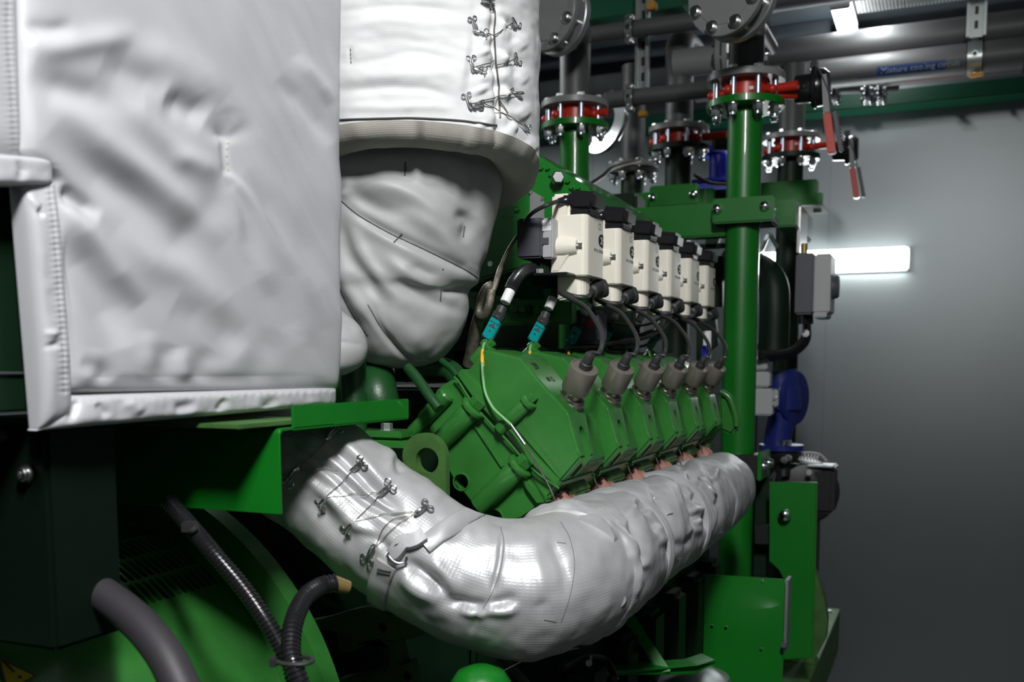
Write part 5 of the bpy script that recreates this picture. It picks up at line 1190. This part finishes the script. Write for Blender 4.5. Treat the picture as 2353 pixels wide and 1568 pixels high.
# struts and clamps
def strut(name, x, y, z0, z1, wd, label):
    root = thing(name, label, 'strut', (x, y, z0)); m = MB(); h = wd/2
    m.bb(x-h, x+h, y+.018, y+.021, z0, z1); m.bb(x-h, x-h+.0025, y, y+.021, z0, z1); m.bb(x+h-.0025, x+h, y, y+.021, z0, z1)
    m.bb(x-h, x-h+.010, y-.0025, y, z0, z1, .001); m.bb(x+h-.010, x+h, y-.0025, y, z0, z1, .001)
    for s in (-1, 1): m.bb(x+s*(h-.010)-.001, x+s*(h-.010)+.001, y, y+.006, z0, z1)
    O(m, 'channel', 'galv', root); m = MB(); z = z0+.03
    while z < z1-.03: m.bb(x-.006, x+.006, y+.0165, y+.0182, z, z+.028, .001); z += .05
    O(m, 'slot_holes', 'black', root); return root
def clamp(x, y, z, R, label, pm='galv', w_=.025):
    root = thing('pipe_clamp', label, 'pipe clamp', (x, y, z-R)); m = MB()
    m.lathe((x-w_/2, y, z), (1, 0, 0), [(R, 0), (R+.004, 0), (R+.004, w_), (R, w_)], 48); O(m, 'clamp_band', pm, root)
    m = MB(); m.lathe((x-w_/2-.003, y, z), (1, 0, 0), [(R-.001, 0), (R+.002, 0), (R+.002, w_+.006), (R-.001, w_+.006)], 48); O(m, 'rubber_liner', 'black', root)
    for s in (-1, 1):
        m = MB(); m.box((x, y-.006, z+s*(R+.008)), (.026, .030, .014), None, .002); m.lathe((x, y-.018, z+s*(R+.008)), (0, -1, 0), [(0, 0), (.008, 0), (.008, .006), (0, .006)], 16); O(m, 'clamp_lug', 'steel', root)
    m = MB(); m.lathe((x, y-R-.003, z), (0, -1, 0), [(.0105, 0), (.0105, .004), (.007, .004), (.007, 0)], 20); O(m, 'clamp_boss', 'steel', root)
    m = MB(); m.lathe((x, y-R-.003, z), (0, -1, 0), [(0, .001), (.007, .001)], 20); O(m, 'boss_hole', 'black', root); return root
a = aY(1470, 60, 3.33); strut('strut_channel', aY(1474, 150, 3.33).x, 3.33, aY(1474, 205, 3.33).z, 2.93, .045, 'vertical slotted steel channel holding the two slim pipes')
cx_ = aY(1448, 75, 3.25).x
clamp(cx_, 3.25, aY(1448, 68, 3.25).z, .0275, 'pipe clamp on the upper slim pipe'); clamp(cx_+.004, 3.25, aY(1448, 227, 3.25).z, .027, 'pipe clamp on the lower slim pipe')
m = MB(); p = aY(1478, 262, 3.3); m.box(p, (.028, .03, .018), None, .003); top(m, 'channel_end_cap', 'orange', 'small amber end cap under the lower slim pipe', 'cap')
m = MB(); p = aY(1499, 15, 3.3); m.box(p, (.03, .03, .024), None, .003); m.cyl(p, (p.x, p.y, 2.95), .005, n=12); top(m, 'channel_end_cap', 'orange', 'small orange cap at the top edge beside the steel channel', 'cap')
xs_ = aY(2243, 70, 4.10).x
strut('strut_channel', xs_, 4.10, aY(2243, 82, 4.10).z, 2.93, .066, 'slotted steel channel at the top right in front of the thick pipes')
clamp(xs_, 4.22, zp2, .0565, 'wide clamp on the labelled thick pipe', w_=.05)
m = MB(); p = aY(2243, 172, 4.15); m.box(p, (.050, .03, .012), None, .003); top(m, 'channel_end_cap', 'orange', 'amber cap at the foot of the right steel channel', 'cap')
m = MB(); a = aY(2352, 120, 4.2); m.lathe((a.x, 4.22, zp2), (1, 0, 0), [(.05, 0), (.075, 0), (.075, .02), (.05, .02)], 40); top(m, 'pipe_coupling', 'black', 'black coupling ring on the labelled pipe at the right border', 'coupling')
# small valves hanging right of the nearest lever
root = thing('drain_valve', 'cluster of small steel flanges behind the lever right of the nearest valve', 'valve', aD(1990, 240, 4.0))
for x, dx in ((1915, 0), (1990, 0), (2020, 0)):
    c = aD(x, 212, 4.05); m = MB(); m.lathe(c, (1, 0, 0), [(0, 0), (.05, 0), (.05, .016), (0, .016)], 32); O(m, 'flange_ring', 'dgrey', root)
    for k in range(6):
        t = 2*pi*k/6; p = c+V((-.004, .038*cos(t), .038*sin(t))); s = MB(); s.hexb(p, (-1, 0, 0), .011, .014); s.cyl(p, p+V((.03, 0, 0)), .005, n=10); s.hexb(p+V((.02, 0, 0)), (1, 0, 0), .011, .014); O(s, 'flange_bolt', 'chrome', root)
m = MB(); m.cyl(aD(1900, 205, 4.05), aD(2060, 200, 4.1), .022, n=20); O(m, 'valve_tube', 'pipe', root)

# ================================================================ GREEN FRAME
def ballbolt(mb, p, ax=(0, -1, 0), r=.013): mb.lathe(p, ax, [(0, 0), (r*1.05, 0), (r*1.05, .002), (r, .004), (r*.85, r*.75), (r*.45, r*1.0), (0, r*1.05)], 24)
def beam(name, a, b, Y, dp, label, m_='green', bolts=(), bev=.004):
    """a upper left, b lower right corner pixels of the face at depth Y"""
    A = aY(*a, Y); B = aY(*b, Y); root = thing(name, label, 'beam', ((A.x+B.x)/2, Y+dp/2, B.z))
    m = MB(); m.bb(A.x, B.x, Y, Y+dp, B.z, A.z, bev); O(m, 'beam_body', m_, root)
    for x, y in bolts: s = MB(); ballbolt(s, aY(x, y, Y)); O(s, 'round_bolt', 'chrome', root)
    return root
beam('cross_beam', (1385, 482), (1668, 542), y1c-.02, .06, 'bright green horizontal beam behind the cream coil caps')
beam('pipe_clamp_block', (1637, 457), (1776, 507), y1c-.075, .028, 'green clamp block with two round bolts across the tall green pipe', bolts=((1648, 481), (1757, 474)))
beam('pipe_clamp_block', (1640, 500), (1776, 512), y1c-.046, .10, 'black rubber lined half of the upper clamp', 'black')
beam('cross_beam', (1395, 448), (1640, 480), 3.18, .06, 'darker green beam behind the bright cross beam', 'green')
beam('pipe_clamp_block', (1492, 428), (1602, 470), 3.12, .03, 'dark green clamp block with two round bolts on the middle pipe', 'green', bolts=((1500, 455), (1593, 448)))
beam('cross_beam', (1640, 436), (1700, 462), 3.20, .05, 'very dark beam end between clamp block and tall pipe', 'dark_green')
beam('cross_beam', (1745, 420), (1877, 472), 3.30, .05, 'green beam with a flat end right of the tall green pipe', 'green')
beam('beam_end_plate', (1866, 443), (1890, 487), 3.26, .012, 'small green end plate right of the tall green pipe', 'green')
beam('frame_bracket', (1782, 460), (1828, 520), 2.92, .39, 'green bracket block right of the upper clamp', 'green')
m = MB(); A = aY(1840, 475, 3.2); m.bb(A.x-.01, A.x+.07, 3.15, 3.32, A.z-.008, A.z-.004); top(m, 'white_tray', 'lampbody', 'pale flat tray under the beam end plate', 'tray')
m = MB(); A = aY(1833, 475, 3.0); B = aY(1845, 580, 3.0); m.bb(A.x, A.x+.009, 3.0, 3.16, B.z, A.z, .001); top(m, 'threaded_hanger', 'steel', 'narrow perforated steel strip above the grey box', 'strip')
# bars seen in the gap between coils and pipe
m = MB(); m.prism([aY(x, y, 3.0) for x, y in ((1545, 540), (1580, 540), (1560, 640), (1500, 640))], (0, .03, 0), .002); m.prism([aY(x, y, 3.0) for x, y in ((1622, 540), (1655, 540), (1645, 570), (1620, 570))], (0, .03, 0), .002); m.prism([aY(x, y, 3.0) for x, y in ((1585, 562), (1672, 558), (1672, 568), (1585, 574))], (0, .03, 0), .002)
m.prism([aY(x, y, 3.0) for x, y in ((1600, 588), (1660, 588), (1660, 705), (1640, 705), (1650, 790), (1600, 830))], (0, .03, 0), .002); top(m, 'steel_girder', 'dark_green', 'dark green frame members seen between the smallest coil and the tall pipe', 'frame')
m = MB(); p = aD(1625, 790, 2.4); m.cyl(p-V((0, 0, .035)), p+V((0, 0, .03)), .010, n=16); top(m, 'sight_glass', 'label_white', 'pale little canister behind the last lead', 'canister')
m = MB(); p = aD(1622, 806, 2.4); m.cyl(p-V((0, 0, .012)), p+V((0, 0, .012)), .0108, n=16); top(m, 'blue_band', 'blue2', 'blue band round the pale little canister', 'band')
# lower clamp on the column
beam('pipe_clamp_block', (1655, 1045), (1742, 1098), y1c-.07, .10, 'black lower clamp block on the tall green pipe', 'black')
pA = aY(1742, 1040, y1c-.07); pB = aY(1742, 1104, y1c-.07)
root = thing('clamp_side_plate', 'green side plate with two round bolts beside the black lower clamp', 'plate', (pA.x, y1c, pB.z))
m = MB(); m.bb(pA.x+.001, pA.x+.012, y1c-.085, y1c+.06, pB.z, pA.z, .002); O(m, 'plate_body', 'green', root)
for yy in (-.055, .03): s = MB(); ballbolt(s, (pA.x+.012, y1c+yy, (pA.z+pB.z)/2), (1, 0, 0), .014); O(s, 'round_bolt', 'chrome', root)
m = MB(); p = aY(1768, 1104, y1c+.02); m.bb(pA.x-.02, p.x+.002, y1c+.02, y1c+.05, aY(1750, 1330, y1c).z, aY(1750, 1100, y1c).z, .003); top(m, 'rear_post', 'dark_green', 'dark square post right behind the lower part of the tall pipe', 'post')
pA = aY(1735, 1207, y1c-.05); pB = aY(1770, 1253, y1c-.05)
m = MB(); m.bb(pA.x, pB.x, y1c-.05, y1c-.01, pB.z, pA.z, .002)
root = thing('small_bracket', 'black and green bracket with round bolts right of the tall green pipe', 'bracket', (pB.x, y1c, pB.z)); O(m, 'rubber_block', 'black', root)
m = MB(); m.bb(pB.x, pB.x+.010, y1c-.055, y1c+.05, pB.z-.005, pA.z+.005, .002); O(m, 'bracket_plate', 'green', root)
for yy in (-.03, .025): s = MB(); ballbolt(s, (pB.x+.010, y1c+yy, (pA.z+pB.z)/2), (1, 0, 0), .011); O(s, 'round_bolt', 'chrome', root)
s = MB(); ballbolt(s, aY(1803, 1184, 2.60), (0, -1, 0), .0155); top(s, 'round_bolt', 'chrome', 'big round headed bolt on the right green plate', 'bolt')
# right plates
YR = 2.62
def pp(pts, Y): return [aY(x, y, Y) for x, y in pts]
root = thing('end_plate', 'tall green plate right of the tall pipe with its corner bolt', 'plate', aY(1820, 1515, YR))
m = MB(); m.prism(pp([(1768, 1108), (1877, 1109), (1868, 1512), (1800, 1516), (1806, 1340), (1790, 1310), (1768, 1290)], YR), (0, .006, 0), .001); O(m, 'plate_body', 'green', root)
m = MB(); m.tube([aY(x, y, YR-.002) for x, y in ((1877, 1109), (1872, 1330), (1868, 1512))], .0022, 8, 0); O(m, 'plate_edge', 'head_green', root, label='pale bare edge')
YQ = 2.15
root = thing('guard_plate', 'bright green guard plate at the bottom with small shiny screws', 'plate', aY(1700, 1568, YQ))
m = MB(); m.prism(pp([(1480, 1312), (1800, 1332), (1806, 1345), (1795, 1640), (1440, 1640), (1440, 1330)], YQ), (0, .006, 0), .001); O(m, 'plate_body', 'green', root)
m = MB(); m.prism([aY(x, y, YQ) for x, y in ((1803, 1334), (1812, 1334), (1806, 1500), (1797, 1500))], (0, .05, 0), .001); O(m, 'plate_fold', 'galv', root)
for x, y in ((1752, 1336), (1668, 1443), (1749, 1493), (1636, 1440), (1556, 1470)): s = MB(); s.lathe(aY(x, y, YQ), (0, -1, 0), [(0, 0), (.004, 0), (.003, .003), (0, .003)], 12); O(s, 'plate_screw', 'chrome', root)
m = MB(); p = aY(1804, 1478, YQ-.01); m.cyl(p, p+V((.0, -.02, 0)), .006, n=12); O(m, 'latch', 'dgrey', root)
# base frame
root = thing('base_frame', 'pale green base rail running away at the bottom right', 'frame', (-.2, 3, .3))
xb = aY(1868, 1512, 2.7).x
def AZ(x, y, z): return aZ(x, y, z)
zB = aY(1900, 1400, 3.6).z; 
e0 = AZ(1930, 1400, zB); e1 = AZ(1810, 1640, zB)
m = MB(); xr = e0.x; m.bb(xr-.10, xr, 1.9, e0.y, zB-.012, zB, .002); m.bb(xr-.008, xr, 1.9, e0.y, zB-.14, zB-.012, .001); m.bb(xr-.10, xr, 1.9, e0.y, zB-.15, zB-.14, .001); O(m, 'rail', 'cast_green', root)
m = MB(); m.hexb((xr-.03, e0.y-.06, zB), (0, 0, 1), .012, .008); O(m, 'rail_bolt', 'galv', root)
m = MB(); m.bb(-1.8, xr-.10, 2.5, 2.62, zB-.10, zB-.02, .003); O(m, 'cross_rail', 'green', root)
# curved pale side of a tank behind the end plate
m = MB(); m.prism(pp([(1860, 1300), (1876, 1320), (1892, 1370), (1901, 1420), (1898, 1470), (1870, 1520), (1850, 1520)], 2.95), (0, .05, 0), .004); top(m, 'curved_guard', 'cast_green', 'pale curved green guard right behind the tall end plate', 'guard')

# ================================================================ RIGHT BACKGROUND EQUIPMENT
root = thing('junction_box', 'grey two tone electrical box in front of the wall lamp', 'junction box', aD(1875, 725, 2.95))
A = aY(1829, 582, 2.85); B = aY(1864, 722, 2.85); C = aY(1895, 722, 2.85)
m = MB(); m.bb(A.x, B.x+.004, 2.85, 2.99, B.z, A.z, .005); O(m, 'box_rear', 'dgrey', root)
m = MB(); m.bb(B.x+.004, C.x+.012, 2.855, 2.985, B.z+.003, A.z-.003, .004); m.bb(B.x+.004, C.x+.004, 2.855, 2.985, B.z-.010, B.z+.006, .003); O(m, 'box_lid', 'lgrey', root, label='light grey lid')
p = aY(1914, 660, 2.92); m = MB(); m.cyl((C.x+.008, 2.92, p.z), (p.x+.016, 2.92, p.z), .034, .031, 28, .003); O(m, 'rotary_knob', 'dgrey', root)
m = MB(); p = aY(1848, 570, 2.9); m.cyl(p-V((0, 0, .02)), p+V((0, 0, .012)), .009, n=16); O(m, 'top_fitting', 'brass', root)
m = MB()
for k in range(5): m.cyl(aY(1842+k*5, 722, 2.87+k*.02), aY(1842+k*5, 745, 2.87+k*.02), .008, n=12)
O(m, 'cable_glands', 'blackg', root)
for k in range(5):
    dx = k*3.2; m = MB(); m.tube([aD(1848+dx*.6, 725, 2.86+.02*k), aD(1850+dx*.6, 750, 2.86+.02*k), aD(1846+dx*.7, 775+dx*.8, 2.85+.02*k), aD(1822+dx*.3, 802+dx*.9, 2.83+.02*k), aD(1790, 812+dx, 2.80+.02*k), aD(1745, 812+dx, 2.78+.02*k)], .0075, 12)
    top(m, 'power_cable', 'black', ['topmost', 'second from the top', 'middle', 'second lowest', 'lowest'][k]+' of the five black cables curving below the grey junction box', 'cable', 'black cables under the junction box')
m = MB(); m.box(aD(1851, 766, 2.83), (.020, .012, .020), None, .004); top(m, 'cable_marker', 'label_white', 'white cable marker in the bundle below the junction box', 'marker')
# green dome tank / bend
c = aD(1780, 690, 3.0); root = thing('green_pipe_bend', 'dark green domed pipe bend behind the tall green pipe', 'pipe bend', c-V((0, 0, .15)))
m = MB(); m.tube([c+V((0, 0, -.13)), c+V((0, 0, -.02)), c+V((-.01, .01, .05)), c+V((-.06, .03, .10)), c+V((-.16, .05, .12))], .045, 32); O(m, 'bend_tube', 'dark_green', root)
m = MB(); m.lathe(c-V((0, 0, .15)), (0, 0, 1), [(0, 0), (.047, 0), (.047, .02), (0, .02)], 32); O(m, 'bend_collar', 'dark_green', root)
m = MB(); m.tube([V((x1c, y1c, aD(1757, 560, 2.9).z-.06)), aD(1745, 580, 2.85), aD(1757, 560, 2.9), aD(1768, 540, 2.9), aD(1786, 568, 2.92)], .006, 12, 4); top(m, 'small_pipe', 'galv', 'small bent bright tube just right of the tall green pipe', 'pipe')
# blue pump
root = thing('navy_pump', 'navy blue pump with round end flange right of the tall green pipe', 'pump', aD(1800, 1030, 3.0))
c = aD(1795, 900, 3.0); m = MB()
m.tube([c+V((-.01, 0, .06)), c+V((0, 0, 0)), c+V((.005, 0, -.06)), c+V((-.005, 0, -.13)), c+V((-.008, 0, -.16))], [.052]*9+[.055]*9+[.040]*20, 32); O(m, 'pump_body', 'blue', root)
f = aD(1820, 915, 3.0); m = MB(); m.lathe(f, (.93, -.35, 0), [(0, 0), (.078, 0), (.080, .002), (.080, .014), (.076, .016), (0, .016)], 56); m.lathe(f, (-.93, .35, 0), [(0, 0), (.05, 0), (.045, .06), (0, .06)], 32); O(m, 'end_flange', 'blue', root)
m = MB()
for k in range(4):
    t = pi/4+pi/2*k; ax_ = V((.93, -.35, 0)).normalized(); u, v_, _ = basis(ax_); m.hexb(f+ax_*-.004+(u*cos(t)+v_*sin(t))*.062, -ax_, .010, .010)
O(m, 'flange_bolt', 'steel', root)
b_ = aD(1795, 1028, 2.98); m = MB(); m.lathe(b_, (0, 0, 1), [(0, -.008), (.064, -.008), (.064, .008), (0, .008)], 48); O(m, 'base_flange', 'blue', root)
m = MB(); m.hexb(aD(1812, 1022, 2.93), (0, 0, 1), .010, .012); m.hexb(aD(1801, 1022, 2.96), (0, 0, 1), .010, .012); O(m, 'base_bolt', 'steel', root)
root = thing('solenoid_valve', 'light grey solenoid valve between tall pipe and navy pump', 'valve', aD(1760, 955, 2.85))
m = MB(); 
for (x0, y0, x1, y1) in ((1744, 820, 1764, 850), (1744, 855, 1770, 890), (1744, 893, 1776, 955)): a_ = aD(x0-14, y0, 2.85); b__ = aD(x1, y1, 2.85); m.bb(a_.x, b__.x, a_.y, a_.y+.05, b__.z, a_.z, .004)
O(m, 'valve_body', 'lgrey', root); m = MB(); p = aD(1733, 940, 2.87); m.cyl((p.x, p.y, 0), p, .010, n=12); O(m, 'valve_stand', 'black', root); m = MB(); p = aD(1783, 915, 2.84); m.box(p, (.016, .03, .05), None, .004); m.lathe(p+V((0, -.015, 0)), (0, -1, 0), [(0, 0), (.006, 0), (.005, .006), (0, .006)], 12); O(m, 'valve_coil', 'alu', root)
# electric motor
c = aD(1850, 1120, 3.05); root = thing('electric_motor', 'black electric motor with ribbed cap behind the right green plate', 'motor', c-V((0, 0, .12)))
m = MB(); m.lathe(c+V((-.02, .08, -.01)), (.25, -1, 0), [(0, 0), (.085, 0), (.098, .02), (.098, .11), (.085, .14), (.05, .15), (0, .15)], 48); O(m, 'motor_body', 'black', root)
m = MB(); m.bb(c.x-.08, c.x+.04, c.y-.02, c.y+.08, 0, c.z-.08, .004); O(m, 'motor_foot', 'black', root)
m = MB(); m.torus(c+V((-.012, -.03, -.01)), (.25, -1, 0), .094, .0028, 64, 8); m.torus(c+V((-.03, -.06, .02)), (.25, -1, 0), .055, .003, 48, 8); O(m, 'motor_rim', 'dgrey', root)
a_ = aD(1868, 1075, 3.0); m = MB(); m.box(aD(1893, 1125, 3.02), (.07, .10, .14), None, .012); m.box(aD(1893, 1072, 3.02), (.075, .10, .012), None, .004); O(m, 'terminal_box', 'black', root)
m = MB(); m.box(aD(1888, 1069, 3.0), (.072, .10, .005), None, .002); O(m, 'terminal_lid', 'lgrey', root)
m = MB()
for k in range(7): m.tube([aD(1838+k*7, 1040+abs(k-1)*1.2, 3.02), aD(1834+k*7, 1052+k, 2.98)], .003, 8, 0)
m.tube([aD(1836, 1042, 3.0), aD(1862, 1041, 3.0), aD(1885, 1046, 3.0), aD(1900, 1060, 3.0)], .004, 8); O(m, 'cooling_grille', 'lgrey', root)
m = MB(); m.lathe(aD(1859, 1086, 2.93), (.1, -1, 0), [(0, 0), (.009, 0), (.008, .004), (0, .004)], 16); O(m, 'oil_plug', 'lgrey', root)
m = MB(); m.lathe(aD(1800, 1062, 2.98), (0, 0, 1), [(0, 0), (.035, 0), (.05, .02), (.05, .03), (0, .03)], 32); m.cyl(aD(1800, 1095, 2.98), aD(1800, 1060, 2.98), .02, n=20); O(m, 'motor_neck', 'black', root)
m = MB(); m.hexb(aD(1812, 1053, 2.92), (0, -1, 0), .008, .01); m.hexb(aD(1802, 1058, 2.92), (0, -1, 0), .008, .01); O(m, 'neck_bolt', 'steel', root)
# end of the engine beyond the last head
m = MB(); m.prism([aY(x, y, 2.33) for x, y in ((1650, 905), (1672, 915), (1690, 960), (1694, 985), (1680, 1000), (1655, 990))], (0, .05, 0), .006, 3); m.tube([aY(1655, 900, 2.33), aY(1676, 915, 2.33), aY(1690, 955, 2.33), aY(1693, 980, 2.33)], .008, 12); top(m, 'end_cover', 'head_green', 'rounded green end cover at the far end of the head row', 'cover')
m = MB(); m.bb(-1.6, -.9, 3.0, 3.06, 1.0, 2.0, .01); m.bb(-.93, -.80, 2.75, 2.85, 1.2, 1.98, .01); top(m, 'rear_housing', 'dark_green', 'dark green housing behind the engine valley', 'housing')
